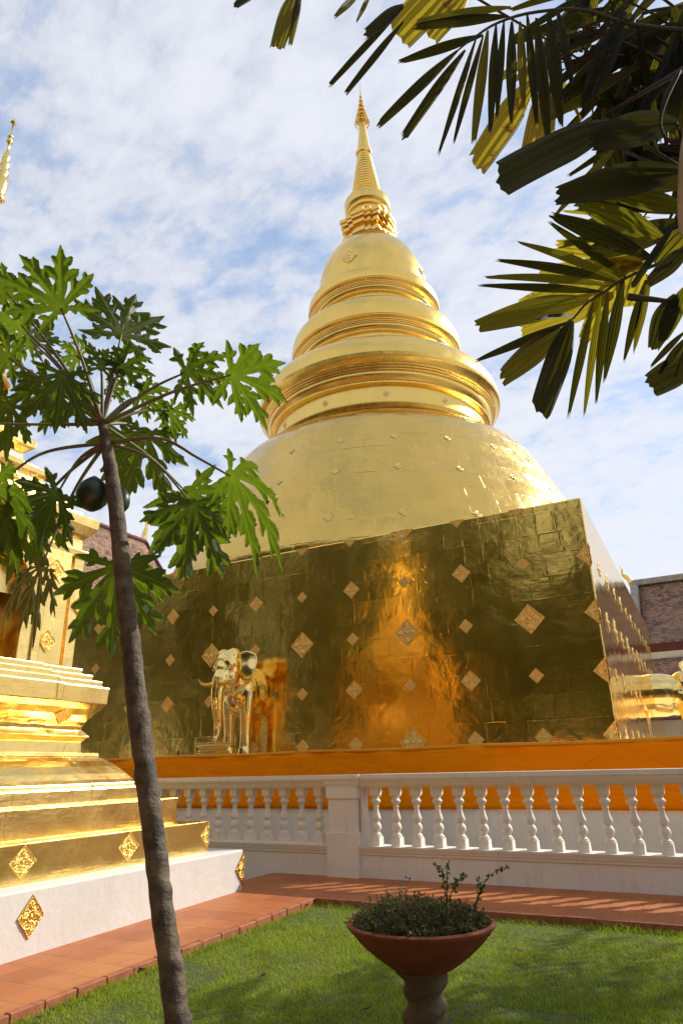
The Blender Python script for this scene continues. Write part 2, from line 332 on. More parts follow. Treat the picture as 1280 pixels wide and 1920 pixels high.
# ------------------------------------------------------------------ mesh builder
class MB:
    def __init__(s): s.v = []; s.f = []; s.sm = []; s.uv = []; s.mi = []
    def add(s, vs, fs, smooth=False, uvs=None, mi=0):
        o = len(s.v); s.v += [tuple(p) for p in vs]
        for k, f in enumerate(fs):
            s.f.append([i+o for i in f]); s.sm.append(smooth); s.mi.append(mi)
            s.uv.append([uvs[i] for i in f] if uvs else [(0, 0)]*len(f))
        return s
    def box(s, lo, hi, mi=0):
        x0, y0, z0 = lo; x1, y1, z1 = hi
        v = [(x0,y0,z0),(x1,y0,z0),(x1,y1,z0),(x0,y1,z0),(x0,y0,z1),(x1,y0,z1),(x1,y1,z1),(x0,y1,z1)]
        return s.add(v, [(3,2,1,0),(4,5,6,7),(0,1,5,4),(1,2,6,5),(2,3,7,6),(3,0,4,7)], mi=mi)
    def loft(s, rings, cap=True, smooth=False, uvs=None, mi=0, closed=True):
        """rings: lists of equal length point loops"""
        n = len(rings[0]); vs = [p for r in rings for p in r]; fs = []
        for i in range(len(rings)-1):
            for j in range(n if closed else n-1):
                k = (j+1) % n; fs.append((i*n+j, i*n+k, (i+1)*n+k, (i+1)*n+j))
        s.add(vs, fs, smooth, uvs, mi)
        if cap and closed:
            o = len(s.v)-len(vs)
            for base, rev in ((0, True), ((len(rings)-1)*n, False)):
                idx = [o+base+j for j in range(n)]
                if rev: idx.reverse()
                s.f.append(idx); s.sm.append(False); s.uv.append([(0, 0)]*n); s.mi.append(mi)
        return s
    def lathe(s, prof, c=(0, 0, 0), seg=96, smooth=True, cap=True, shift=None, mi=0, uvscale=True):
        """prof: (z, r) list"""
        arc = 0; rings = []
        vs, uvs = [], []
        n = seg+1
        rm = max(r for z, r in prof)
        for i, (z, r) in enumerate(prof):
            if i: arc += math.hypot(z-prof[i-1][0], r-prof[i-1][1])
            dx = shift(z) if shift else 0
            for j in range(n):
                t = 2*PI*j/seg
                vs.append((c[0]+dx+r*math.cos(t), c[1]+r*math.sin(t), c[2]+z)); uvs.append((t*rm, arc))
        fs = [(i*n+j, i*n+j+1, (i+1)*n+j+1, (i+1)*n+j) for i in range(len(prof)-1) for j in range(seg)]
        s.add(vs, fs, smooth, uvs, mi)
        if cap:
            o = len(s.v)-len(vs)
            for b, rev in ((0, True), ((len(prof)-1)*n, False)):
                if prof[0 if rev else -1][1] < 1e-4: continue
                idx = [o+b+j for j in range(seg)]
                if rev: idx.reverse()
                s.f.append(idx); s.sm.append(False); s.uv.append([(0, 0)]*seg); s.mi.append(mi)
        return s
    def tube(s, pts, rads, seg=10, smooth=True, cap=True, mi=0, wob=None):
        pts = [Vector(p) for p in pts]; rings = []
        up = None; vs = []; uvs = []; L = 0
        for i, p in enumerate(pts):
            d = (pts[min(i+1, len(pts)-1)]-pts[max(i-1, 0)]).normalized()
            if up is None:
                up = Vector((0, 0, 1)) if abs(d.z) < .9 else Vector((1, 0, 0))
            a = d.cross(up).normalized(); b = a.cross(d).normalized(); up = b
            r = rads[i] if hasattr(rads, '__len__') else rads
            if i: L += (p-pts[i-1]).length
            ring = []
            for j in range(seg):
                t = 2*PI*j/seg; rr = r*(wob(i, j) if wob else 1)
                ring.append(p+a*(rr*math.cos(t))+b*(rr*math.sin(t))); uvs.append((j/seg, L))
            rings.append(ring)
        return s.loft(rings, cap, smooth, uvs, mi)
    def build(s, name, mats, parent=None, loc=None, mod=None):
        me = bpy.data.meshes.new(name); me.from_pydata(s.v, [], s.f)
        me.polygons.foreach_set('use_smooth', s.sm); me.polygons.foreach_set('material_index', s.mi)
        ul = me.uv_layers.new(name='UVMap'); flat = [c for f in s.uv for q in f for c in q]; ul.data.foreach_set('uv', flat)
        for m in (mats if isinstance(mats, (list, tuple)) else [mats]): me.materials.append(MAT[m] if isinstance(m, str) else m)
        me.update()
        o = bpy.data.objects.new(name, me); COL.objects.link(o)
        if loc is not None: o.location = loc
        if parent: o.parent = parent
        return o
def sharp(o, ang=35):
    try: o.data.set_sharp_from_angle(angle=math.radians(ang))
    except Exception: pass
    return o
def bevel(o, w=.01, seg=2):
    b = o.modifiers.new('bevel', 'BEVEL'); b.width = w; b.segments = seg; b.limit_method = 'ANGLE'; b.angle_limit = math.radians(40); return o
def tag(o, label, cat, group=None, kind=None):
    if label: o['label'] = label
    if cat: o['category'] = cat
    if group: o['group'] = group
    if kind: o['kind'] = kind
    return o
def thing(name, loc, label, cat, group=None, rz=0):
    o = bpy.data.objects.new(name, None); COL.objects.link(o); o.empty_display_size = .2
    o.location = loc; o.rotation_euler = (0, 0, rz); return tag(o, label, cat, group)
def copy_tree(o, parent=None):
    c = o.copy(); COL.objects.link(c); c.parent = parent
    for ch in list(o.children): copy_tree(ch, c)
    return c
def structure(o): o['kind'] = 'structure'; return o
def curve(pts, n):
    """Catmull-Rom through pts -> n points"""
    P = [Vector(p) for p in pts]; P = [P[0]*2-P[1]]+P+[P[-1]*2-P[-2]]; out = []
    m = len(P)-3
    for k in range(n):
        t = k/(n-1)*m; i = min(int(t), m-1); t -= i
        a, b, c, d = P[i:i+4]
        out.append(.5*((2*b)+(c-a)*t+(2*a-5*b+4*c-d)*t*t+(3*b-a-3*c+d)*t**3))
    return out

# ------------------------------------------------------------------ ground, walkway, lawn
def lawn_z(x, y): return -.085 - .018*max(0.0, 8.1-y) + .012*mnoise.noise(Vector((x*.8, y*.8, 0)))
def walk_z(y): return -.022*max(0.0, 8.2-y)
g = MB(); g.add([(-400,-400,-.62),(400,-400,-.62),(400,400,-.62),(-400,400,-.62)], [(0,1,2,3)])
structure(g.build('ground', 'ground'))
structure(MB().box((-40, -9, -.62), (14, .9, -.26)).build('bounce_courtyard', 'bounce_court'))  # unseen paving added behind the viewer to bounce warm light
def grid(x0, x1, y0, y1, nx, ny, zf):
    m = MB(); vs = [(x0+(x1-x0)*i/nx, y0+(y1-y0)*j/ny) for j in range(ny+1) for i in range(nx+1)]
    m.add([(x, y, zf(x, y)) for x, y in vs], [(j*(nx+1)+i, j*(nx+1)+i+1, (j+1)*(nx+1)+i+1, (j+1)*(nx+1)+i) for j in range(ny) for i in range(nx)], True); return m
structure(grid(-4.92, 9, .9, 8.13, 70, 80, lawn_z).build('lawn', 'soil'))
KX, KY = -4.87, 8.12
m = MB()
for j in range(26):                                   # side walk falls gently towards the viewer
    y0, y1 = -9+j*.75, -9+(j+1)*.75
    if y1 > 9.8: y1 = 9.8
    if y0 >= 9.8: break
    m.add([(-6.6,y0,walk_z(y0)),(KX-.07,y0,walk_z(y0)),(KX-.07,y1,walk_z(y1)),(-6.6,y1,walk_z(y1))], [(0,1,2,3)])
m.add([(KX-.07,KY+.07,0),(8,KY+.07,0),(8,9.8,0),(KX-.07,9.8,0)], [(0,1,2,3)])
structure(m.build('walkway', 'tile'))
m = MB()
y = -9.0
while y < KY:
    y2 = min(y+.30, KY+.07); jx = rnd.uniform(-.004, .004); jz = rnd.uniform(-.005, .003)
    z0, z1 = walk_z(y)+jz, walk_z(y2)+jz
    m.add([(KX-.07+jx,y+.004,-.5),(KX+jx,y+.004,-.5),(KX+jx,y2-.003,-.5),(KX-.07+jx,y2-.003,-.5),(KX-.07+jx,y+.004,z0+.004),(KX+jx,y+.004,z0+.004),(KX+jx,y2-.003,z1+.004),(KX-.07+jx,y2-.003,z1+.004)],
          [(3,2,1,0),(4,5,6,7),(0,1,5,4),(1,2,6,5),(2,3,7,6),(3,0,4,7)]); y += .30
x = KX+.003
while x < 8:
    jy = rnd.uniform(-.004, .004); jz = rnd.uniform(-.005, .003)
    m.box((x+.003, KY+jy, -.5), (x+.327, KY+.07+jy, .004+jz)); x += .33
structure(bevel(m.build('walkway_kerb', 'kerb'), .006, 1))
# grass blades, only where the lawn is close enough for blades to be told apart
def build_grass():
    rs = np.random.RandomState(3); n = 330000
    x = rs.uniform(-4.88, 1.9, n); y = rs.uniform(2.6, 8.14, n)
    d = np.hypot(x, y); patch = np.sin(x*2.3+1.1*np.sin(y*1.9))*np.sin(y*2.7+1.4*np.sin(x*1.7+1)); keep = (rs.rand(n) < np.clip(1.25-d/14, .35, 1)) & ((patch < .55) | (y > 5.6) | (rs.rand(n) < .3)); x, y = x[keep], y[keep]
    R = np.array([RT, UP, FW]); P = np.stack([x, y, np.full_like(x, -.1-EYE)], 1)@R.T
    px = 640+FPX*P[:, 0]/P[:, 2]; py = 960-FPX*P[:, 1]/P[:, 2]
    k = (px > -120) & (px < 1420) & (py < 2060); x, y = x[k], y[k]; n = len(x)
    clump = np.sin(x*5.1+2*np.sin(y*3.3))*np.sin(y*4.7+1.7*np.sin(x*2.9))
    h = (.027+.018*rs.rand(n)+.010*clump)*np.where(rs.rand(n) < .05, 1.6, 1)
    edge = (KY-y < .12) | (x-KX < .10); h = np.where(edge, h*rs.uniform(1, 2.2, n), h)
    w = rs.uniform(.0015, .0031, n); a = rs.uniform(0, 2*np.pi, n); lean = rs.uniform(.15, 1.0, n)*h; la = rs.uniform(0, 2*np.pi, n)
    z = -.085-.018*np.maximum(0, 8.1-y)-.006
    V = np.zeros((n, 5, 3)); ca, sa = np.cos(a), np.sin(a); lx, ly = lean*np.cos(la), lean*np.sin(la)
    for i, (t, s, sg) in enumerate(((0, 1, -1), (0, 1, 1), (.55, .8, 1), (.55, .8, -1), (1, 0, 0))):
        V[:, i, 0] = x+sg*s*w*ca+lx*t*t; V[:, i, 1] = y+sg*s*w*sa+ly*t*t; V[:, i, 2] = z+h*t*(1-.25*t)
    me = bpy.data.meshes.new('grass'); nv = n*5
    me.vertices.add(nv); me.vertices.foreach_set('co', V.reshape(-1))
    b = np.arange(n)[:, None]*5
    loops = np.concatenate([b+0, b+1, b+2, b+3, b+3, b+2, b+4], 1).reshape(-1)
    me.loops.add(len(loops)); me.loops.foreach_set('vertex_index', loops.astype(np.int32))
    ls = (np.arange(n)[:, None]*7+np.array([0, 4])).reshape(-1); lt = np.tile([4, 3], n)
    me.polygons.add(2*n); me.polygons.foreach_set('loop_start', ls.astype(np.int32)); me.polygons.foreach_set('loop_total', lt.astype(np.int32))
    me.update(calc_edges=True)
    at_ = me.attributes.new('tint', 'FLOAT', 'POINT'); at_.data.foreach_set('value', np.repeat(np.clip(rs.normal(.25, .25, n), 0, 1), 5).astype(np.float32))
    me.materials.append(MAT['grass']); o = bpy.data.objects.new('grass', me); COL.objects.link(o)
    tag(o, 'short sunlit lawn grass between the terracotta walkways', 'grass', kind='stuff')
build_grass()

# ------------------------------------------------------------------ ornaments
def ornament_mesh(part='full', n=44):
    """raised filigree lozenge, unit half diagonals, facing -Y"""
    vs = []; fs = []; idx = {}
    def hgt(x, z):
        r = math.hypot(x, z); a = math.atan2(z, x); e = 1-(abs(x)+abs(z))
        h = .035
        if e < .13: h += .05*math.sin(max(e, 0)/.13*PI)
        h += .10*max(0, 1-(r/.15)**2)+.06*max(0, 1-abs(r-.25)/.06)
        h += .08*max(0, math.sin(4*a+PI/2))*max(0, 1-abs(r-.48)/.22)+.05*max(0, math.sin(12*a))*max(0, 1-abs(r-.38)/.10)+.04*max(0, math.sin(8*a+40*r))*max(0, 1-abs(r-.62)/.2)
        h += .05*max(0, 1-((abs(x)-.62)**2+z*z)/.012)+.05*max(0, 1-((abs(z)-.62)**2+x*x)/.012)
        h += .016*mnoise.noise(Vector((x*11, z*11, 2)))
        return h if e > .004 else 0
    for j in range(n+1):
        for i in range(n+1):
            u, v = -1+2*i/n, -1+2*j/n; x, z = (u-v)/2, (u+v)/2
            if part == 'left': x = min(x, 0)
            if part == 'right': x = max(x, 0)
            if part == 'low': z = min(z, 0)
            vs.append((x, -hgt(x, z), z))
    for j in range(n):
        for i in range(n):
            q = (j*(n+1)+i, j*(n+1)+i+1, (j+1)*(n+1)+i+1, (j+1)*(n+1)+i)
            if len({tuple(round(c, 5) for c in (vs[k][0], vs[k][2])) for k in q}) < 3: continue
            fs.append(q[::-1] if False else q)
    return MB().add(vs, fs, False)
ORN = {}
def ornament(kind, size, pos, normal, parent, name='ornament', zs=1.0, mat='filigree'):
    nrm = Vector(normal).normalized()
    key = kind; kind = kind+mat
    if kind not in ORN:
        o = ornament_mesh(key).build(name, mat); ORN[kind] = o.data
    else:
        o = bpy.data.objects.new(name, ORN[kind]); COL.objects.link(o)
    zax = Vector((0, 0, 1)); yax = -nrm; xax = yax.cross(zax).normalized(); zax = xax.cross(yax).normalized()
    mat = Matrix.Identity(4)
    for i in range(3):
        mat[i][0] = xax[i]*size; mat[i][1] = yax[i]*min(size, .5); mat[i][2] = zax[i]*size*zs; mat[i][3] = pos[i]+nrm[i]*.004
    o.parent = parent; o.matrix_basis = mat
    return o

# ------------------------------------------------------------------ the great chedi
CX, CY, HW, TZ = -10.16, 22.35, 8.35, 1.80         # axis, half width, terrace height
chedi = thing('great_chedi', (CX, CY, TZ), 'huge golden bell-shaped chedi on a square gilded block, its thin spire highest in the photo', 'stupa')
def ch(mb, name, mat): return mb.build(name, mat, chedi, (0, 0, -TZ))
BR = math.radians(1.2); BH = 8.15; CRN = Vector((-1.81-CX, 14.0-CY, 0))       # the block stands very slightly askew
FU = Vector((-math.cos(BR), -math.sin(BR), 0)); SU = Vector((-math.sin(BR), math.cos(BR), 0))
NF, NS = -SU, -FU                                                              # front and side normals
b = MB().loft([[tuple(CRN+FU*(2*BH)+Vector((0,0,z))), tuple(CRN+Vector((0,0,z))), tuple(CRN+SU*(2*BH)+Vector((0,0,z))), tuple(CRN+SU*(2*BH)+FU*(2*BH)+Vector((0,0,z)))] for z in (TZ, 6.71)]); o = ch(b, 'square_base', 'gold_wall'); bevel(o, .035, 3)
lean = lambda z: -.011*max(0, z-20.5)
bell = [(6.72,8.06),(7.1,7.98),(7.6,7.86),(8.2,7.6),(8.8,7.33),(9.4,7.03),(9.96,6.74),(10.4,6.52),(10.95,6.25),(11.4,6.03),(11.75,5.84),(12.05,5.6),(12.3,5.32),(12.5,5.02),(12.64,4.72),(12.72,4.5)]
ch(MB().lathe([(6.72, 5.5)]+bell+[(12.74, 4.2)], seg=160), 'bell', 'gold_bell')
def ring_tier(zs):
    return sharp(ch(MB().lathe(zs, seg=144, shift=lean), 'ring_tier', 'gold_ring'), 24)
def tier(z0, R, drum, z1, z2, zlip, zlip2, ztop, rtop):
    """drum with a bead, stepped corbel, overhanging lip, then a rounded shoulder drawn in"""
    a = [(z0-.12, drum+.05), (z0-.05, drum+.20), (z0+.05, drum+.24), (z0+.12, drum+.20), (z0+.16, drum+.05), (z0+.17, drum), (z1, drum)]
    k = (zlip-z1)/.90; d = R-drum
    a += [(z1+.02*k, drum+.10*d), (z1+.07*k, drum+.26*d), (z1+.12*k, drum+.27*d), (z1+.17*k, drum+.16*d), (z1+.19*k, drum+.13*d)]
    for q in range(7): t = q/6; a.append((z1+(.20+.28*t)*k, drum+(.20+.20*math.sin(t*PI*.62))*d))
    for q in range(3):
        zq = z1+(.51+.075*q)*k; rq = drum+(.42+.10*q)*d
        a += [(zq, rq-.06*d), (zq+.006*k, rq+.02*d), (zq+.05*k, rq+.04*d), (zq+.056*k, rq-.02*d)]
    a += [(z1+.75*k, drum+.70*d), (z1+.80*k, drum+.76*d), (z1+.86*k, drum+.86*d)]
    a += [(zlip, R-.05), (zlip+.02, R-.01), ((zlip+zlip2)/2, R+.02), (zlip2, R)]
    for k in range(1, 9):
        t = k/8*PI/2; a.append((zlip2+(ztop-zlip2)*math.sin(t)**1.05, rtop+(R-rtop)*math.cos(t)**.92 if k < 8 else rtop))
    return ring_tier(a)
tier(12.98, 4.86, 4.24, 13.82, 14.22, 14.70, 14.94, 16.08, 3.48)
tier(16.22, 3.54, 3.16, 16.82, 17.02, 17.42, 17.86, 18.68, 2.60)
tier(18.72, 2.83, 2.46, 19.22, 19.38, 19.74, 20.06, 20.42, 2.36)
dome = [(20.40,2.3),(20.42,2.42),(20.52,2.44),(20.56,2.37),(20.9,2.375),(21.4,2.34),(21.8,2.27),(22.15,2.17),(22.5,2.02),(22.8,1.86),(23.1,1.66),(23.35,1.43),(23.55,1.17),(23.68,.9),(23.74,.5)]
sharp(ch(MB().lathe(dome, seg=128, shift=lean), 'dome', 'gold_smooth'), 30)
def redent(w, p, q, z, cx=0, cy=0, p2=None, q2=None):
    """square of half width w whose sides step out by p over half length q (and p2 over q2)"""
    side = [(-w, 0), (-q, 0), (-q, p)] + ([(-q2, p), (-q2, p+p2), (q2, p+p2), (q2, p)] if p2 else []) + [(q, p), (q, 0)]
    pts = []
    for k in range(4):
        c, s = round(math.cos(k*PI/2)), round(math.sin(k*PI/2))
        for u, e in side:
            x, y = u, -(w+e); pts.append((cx+c*x-s*y, cy+s*x+c*y, z))
    return pts
def steps(mb, prof, p, q, cx=0, cy=0, p2=None, q2=None):
    mb.loft([redent(w, p, q*w if q < 1 else q, z, cx, cy, p2, q2*w if q2 else None) for z, w in prof]); return mb
h0 = lean(24)
hm = [(z, w*.95) for z, w in [(23.45,.86),(23.72,.86),(23.72,.97),(23.86,.97),(23.86,.90),(23.98,.90),(23.98,.78),(24.28,.78),(24.28,.92),(24.46,.92),(24.46,.86),(24.54,.86),(24.54,1.0),(24.72,1.0),(24.72,1.05),(24.92,1.05),(24.86,.8),(25.1,.7)]]
o = ch(steps(MB(), hm, .11, .62, h0, 0, .11, .33), 'harmika', 'gold_smooth'); bevel(o, .012, 1)
cu = [(25.0,.62),(25.3,.66),(25.36,.80),(25.5,.82),(25.54,.93),(25.66,.95),(25.70,1.0),(25.78,1.055),(26.16,1.065),(26.27,1.03),(26.33,.95),(26.35,.80)]
sharp(ch(MB().lathe(cu, seg=72, shift=lean), 'cushion', 'gold_ring'), 30)
sp = [(26.33,.78)]
for k in range(17):                                   # the stack of rings
    z = 26.37+k*.177; r = .735-(.735-.33)*k/16
    sp += [(z,r*.93),(z+.03,r*1.0),(z+.08,r*1.03),(z+.13,r*.99),(z+.16,r*.91)]
sp += [(29.38,.31),(29.42,.38),(29.50,.405),(29.57,.37),(29.60,.34)]
sp += [(29.8,.315),(30.1,.275),(30.5,.235),(31.0,.19),(31.5,.155),(32.0,.12),(32.5,.10)]
sharp(ch(MB().lathe(sp, seg=56, shift=lean), 'spire', 'gold_ring'), 30)
fin = MB()
for z, r, hh in ((31.72,.30,.26),(32.06,.235,.26),(32.40,.175,.26),(32.74,.13,.24),(33.06,.095,.22),(33.36,.065,.2)):
    fin.lathe([(z, r*1.12),(z+.03, r*1.15),(z+.06, r),(z+hh*.6, r*.80),(z+hh, r*.6),(z+hh+.12, r*.45)], seg=28, shift=lean)
fin.lathe([(33.4,.04),(33.8,.035),(33.9,.022),(34.45,.003)], seg=12, shift=lean)
for k in range(16):                                   # hanging bodhi-leaf chimes under the umbrella
    t = 2*PI*k/16; x, y = lean(31.7)+.35*math.cos(t), .35*math.sin(t)
    for dz, s in ((0, .02), (-.11, .04)): fin.box((x-s, y-s*.4, 31.62+dz-s), (x+s, y+s*.4, 31.62+dz+s))
ch(fin, 'umbrella_finial', 'gold_small_plain')
# ornaments: five rows on the front face, folded round the corner
BZ = [6.70, 5.45, 4.28, 3.13, 1.96]
for c in range(12):
    u = 1.358*c; fp = CRN+FU*u
    for r_, z in enumerate(BZ):
        even = c % 2 == 0
        if r_ == 0: s = .30 if c == 3 else .18
        elif r_ == 1: s = .145 if c % 2 else .215
        elif r_ == 2: s = .315 if c % 2 else .16
        elif r_ == 3: s = .155 if c % 2 else .22
        else: s = .31 if c == 3 else .18
        part = 'low' if r_ == 0 else 'full'
        if c == 0:
            if r_ == 0: continue
            s = .27
            ornament('left', s, (fp.x-.004, fp.y, z-TZ), NF, chedi)
        else:
            if c > 10 and r_ > 3: continue
            ornament(part, s, (fp.x, fp.y, z-TZ), NF, chedi)
# side-face lozenges are only glinting slivers: one part
sm = MB(); om = ornament_mesh('full', 14)
for c in range(12):
    for r_, z in enumerate(BZ):
        if r_ == 0: continue
        q = .27 if c == 0 else .34 if (r_ == 2 and c % 2 == 0) else .25 if (c+r_) % 2 else .2
        sm.add([tuple(CRN+SU*(1.358*c+(v[0] if c else max(v[0], 0))*q)+NS*(-v[1]*min(q,.5)*.8+.004)+Vector((0, 0, z+v[2]*q-TZ))) for v in om.v], om.f)
o = sm.build('side_ornaments', 'filigree', chedi); o['kind'] = 'stuff'
def bell_r(z): return float(np.interp(z, [a for a, b_ in bell], [b_ for a, b_ in bell]))
for z, s in ((10.8,.135),(9.5,.145),(7.8,.165)):
    for k in range(9):
        t = math.radians(-106.5+15*k); r = bell_r(z); sl = (bell_r(z-.1)-bell_r(z+.1))/.2
        n_ = Vector((math.cos(t), math.sin(t), sl))
        ornament('full', s, (r*math.cos(t), r*math.sin(t), z-TZ), n_, chedi, mat='filigree_soft')
for z, r, s in ((13.5,4.24,.13),(16.62,3.16,.105),(19.02,2.46,.085)):
    for k in range(5):
        t = math.radians(-121.5+30*k); ornament('full', s, (r*math.cos(t), r*math.sin(t), z-TZ), (math.cos(t), math.sin(t), 0), chedi, mat='filigree_soft')
for k in range(2):
    t = math.radians(-88+90*k); r = 2.35; ornament('full', .36, (lean(21.3)+r*math.cos(t), r*math.sin(t), 21.3-TZ), (math.cos(t), math.sin(t), .06), chedi, mat='filigree_soft')

# ------------------------------------------------------------------ terrace and its orange cloth
TY = 11.8
b = MB().box((-24, TY, -.6), (4.2, 33, .84)); b.box((-24, 12.95, .84), (4.2, 33, TZ)); b.box((-10.55, 12.0, .84), (-9.5, 12.95, TZ)); o = b.build('terrace_platform', 'white'); bevel(o, .02, 2)  # hidden front cut back so sun from behind comes through the cloth
tag(o, 'low white terrace wall behind the balusters, carrying the gilded block and elephants', 'platform')
cl = thing('orange_cloth', (-9.9, TY, 0), 'long orange cloth with yellow hem stretched along the terrace wall below the elephants', 'cloth')
m = MB(); nx, nz = 420, 14; vs = []
for j in range(nz+1):
    for i in range(nx+1):
        x = -23.8+28*i/nx; t = j/nz; ph = (x+40) % 3.3/3.3
        sag = .05*math.sin(ph*PI)
        z = .80+.004*math.sin(x*1.3)+(1.79-sag*.4-.80)*t
        y = TY-.035-.010*math.sin(x*7+3*t)-.014*math.sin((ph-.5)*9*(1.2-t))*t-.012*mnoise.noise(Vector((x*1.5, t*3, 0)))
        vs.append((x+9.9, y-TY, z))
m.add(vs, [(j*(nx+1)+i, j*(nx+1)+i+1, (j+1)*(nx+1)+i+1, (j+1)*(nx+1)+i) for j in range(nz) for i in range(nx)], True)
o = m.build('cloth_sheet', 'cloth', cl); s_ = o.modifiers.new('thick', 'SOLIDIFY'); s_.thickness = .006
m = MB(); pts = []
for i in range(211):
    x = -23.8+28*i/210; ph = (x+40) % 3.3/3.3; pts.append((x+9.9, -.03-.006*math.sin(x*5), 1.805-.02*math.sin(ph*PI)))
rings = [[(p[0], p[1]-.022, p[2]-.022), (p[0], p[1]+.02, p[2]-.022), (p[0], p[1]+.02, p[2]+.028), (p[0], p[1]-.022, p[2]+.028)] for p in pts]
m.loft(rings, smooth=True); bevel(m.build('hem', 'hem', cl), .008, 2)
for k in range(9):
    xx = -23+k*3.3; MB().tube([(xx+9.9, .035, .80), (xx+9.9, .035, 1.80)], [.016, .016], 8).build('support_pole', 'palm_wood', cl)
# small mauve jar on the terrace edge and a twin further left
for k, (px, py) in enumerate(((452, 1404), (335, 1406))):
    p = ony(px, py, 13.1); t = thing('votive_jar', (p.x, p.y, TZ), ['small mauve votive jar on the terrace edge right of the elephant pedestal', 'small mauve votive jar on the terrace edge left of the elephant pedestal'][k], 'jar', 'votive jars on the terrace edge')
    MB().lathe([(0,.02),(.01,.035),(.07,.042),(.10,.035),(.12,.02),(.15,.022),(.165,.032),(.17,.022)], seg=20).build('body', 'mauve', t)
    MB().lathe([(.165,.006),(.18,.004),(.182,.001)], seg=6).build('wick', 'palm_wood', t)

# ------------------------------------------------------------------ elephants growing out of the chedi block
def make_elephant(loc, rz, label):
    t = thing('elephant_statue', loc, label, 'statue', 'golden elephants standing out of the chedi block', rz)
    m = MB()
    def ell(c, r, seg=24, rings=14, rx=0):
        rot = Matrix.Rotation(rx, 3, 'X'); vs = []; 
        loops = []
        for i in range(1, rings):
            th = PI*i/rings
            loops.append([Vector(c)+rot@Vector((r[0]*math.sin(th)*math.cos(2*PI*j/seg), r[1]*math.sin(th)*math.sin(2*PI*j/seg), -r[2]*math.cos(th))) for j in range(seg)])
        m.loft(loops, True)
    ell((0,.15,1.46),(.47,1.05,.62)); ell((0,-.42,1.42),(.43,.44,.56)); ell((0,-.66,1.68),(.34,.38,.42))
    ell((0,-.98,1.97),(.335,.34,.41), rx=.25); ell((-.14,-.98,2.22),(.17,.20,.19)); ell((.14,-.98,2.22),(.17,.20,.19))
    ell((0,-1.16,1.86),(.21,.22,.30)); ell((-.19,-1.05,1.72),(.12,.18,.18)); ell((.19,-1.05,1.72),(.12,.18,.18)); ell((0,-1.0,1.52),(.14,.16,.14))
    for s in (-1, 1):
        ell((s*.235,-1.18,1.98),(.07,.06,.05))                       # brow over the eye
        m.tube(curve([(s*.24,-.55,1.45),(s*.24,-.58,1.0),(s*.23,-.58,.55),(s*.23,-.57,.14)], 9), [.19,.185,.17,.155,.14,.13,.125,.13,.145], 20)
        m.tube([(s*.23,-.585,.16),(s*.23,-.59,.07),(s*.23,-.59,.0)], [.145,.165,.17], 20)
        m.tube(curve([(s*.25,.55,1.4),(s*.25,.55,.8),(s*.25,.55,.0)], 6), [.2,.19,.17,.16,.16,.17], 18)
        m.tube(curve([(s*.13,-1.18,1.66),(s*.155,-1.30,1.60)], 3), [.085,.08,.07], 12)
    tr = curve([(0,-1.16,1.85),(0,-1.30,1.62),(0,-1.36,1.30),(0,-1.34,.98),(0,-1.30,.70),(0,-1.32,.48),(0,-1.40,.30)], 22)
    m.tube(tr, [.205-.0075*i+.004*math.sin(i*2.6) for i in range(22)], 18)
    o = m.build('body', 'gold_statue', t)
    r = o.modifiers.new('skin', 'REMESH'); r.mode = 'VOXEL'; r.voxel_size = .022; r.use_smooth_shade = True
    s_ = o.modifiers.new('smooth', 'SMOOTH'); s_.factor = .5; s_.iterations = 9
    for s in (-1, 1):
        e = MB(); outl = [(-.02,.22),(.08,.30),(.22,.31),(.34,.25),(.39,.10),(.38,-.08),(.33,-.26),(.26,-.38),(.19,-.36),(.12,-.22),(.05,-.10),(-.02,-.04)]
        oc = [(v.x, v.y) for v in curve([(a_, b_, 0) for a_, b_ in outl], 40)]; cen = (.16, .02); rings = []
        def P3(u, v, off): return (s*(.235+u*.93), -.93+.50*u+.35*u*u+off+.03*math.sin(v*9), 2.02+v)
        for sc, off in ((.05,-.028),(.5,-.024),(.85,-.02),(.97,-.022),(1.0,0),(.97,.016),(.85,.012),(.05,.02)):
            rg = [P3(cen[0]+(u-cen[0])*sc, cen[1]+(v-cen[1])*sc, off) for u, v in oc]
            rings.append(rg if s > 0 else rg[::-1])
        e.loft(rings, True, True); e.build('ear', 'gold_statue', t)
        tk = MB(); tk.tube(curve([(s*.145,-1.26,1.62),(s*.19,-1.46,1.53),(s*.23,-1.66,1.55),(s*.22,-1.80,1.64)], 10), [.05,.05,.048,.045,.041,.037,.031,.024,.016,.006], 12)
        tk.build('tusk', 'gold_smooth', t)
        ey = MB(); ey.tube([(s*(.262+.022*0), -1.20+.055*math.cos(a), 1.90+.026*math.sin(a)) for a in [2*PI*k/20 for k in range(21)]], .009, 6)
        ey.lathe([(-.016,.002),(-.01,.016),(0,.02),(.01,.016),(.016,.002)], (s*.258,-1.20,1.90), 12); ey.build('eye', 'gold_statue', t)
    w = MB()
    for k in range(12):                                                # jewelled harness across the brow
        a = -.8+1.6*k/11; w.lathe([(-.012,.003),(0,.014),(.012,.003)], (.30*math.sin(a), -1.0-.31*math.cos(a), 2.16-.02*math.cos(a)), 8)
    w.build('harness', 'gold_small_plain', t)
    return t
EX = -10.02
make_elephant((EX, 13.86, TZ), 0, 'golden elephant seen from the front, trunk resting on a stepped pedestal')
make_elephant((-1.55, 22.2, TZ), PI/2, 'golden elephant seen side-on, cut by the right edge of the photo')
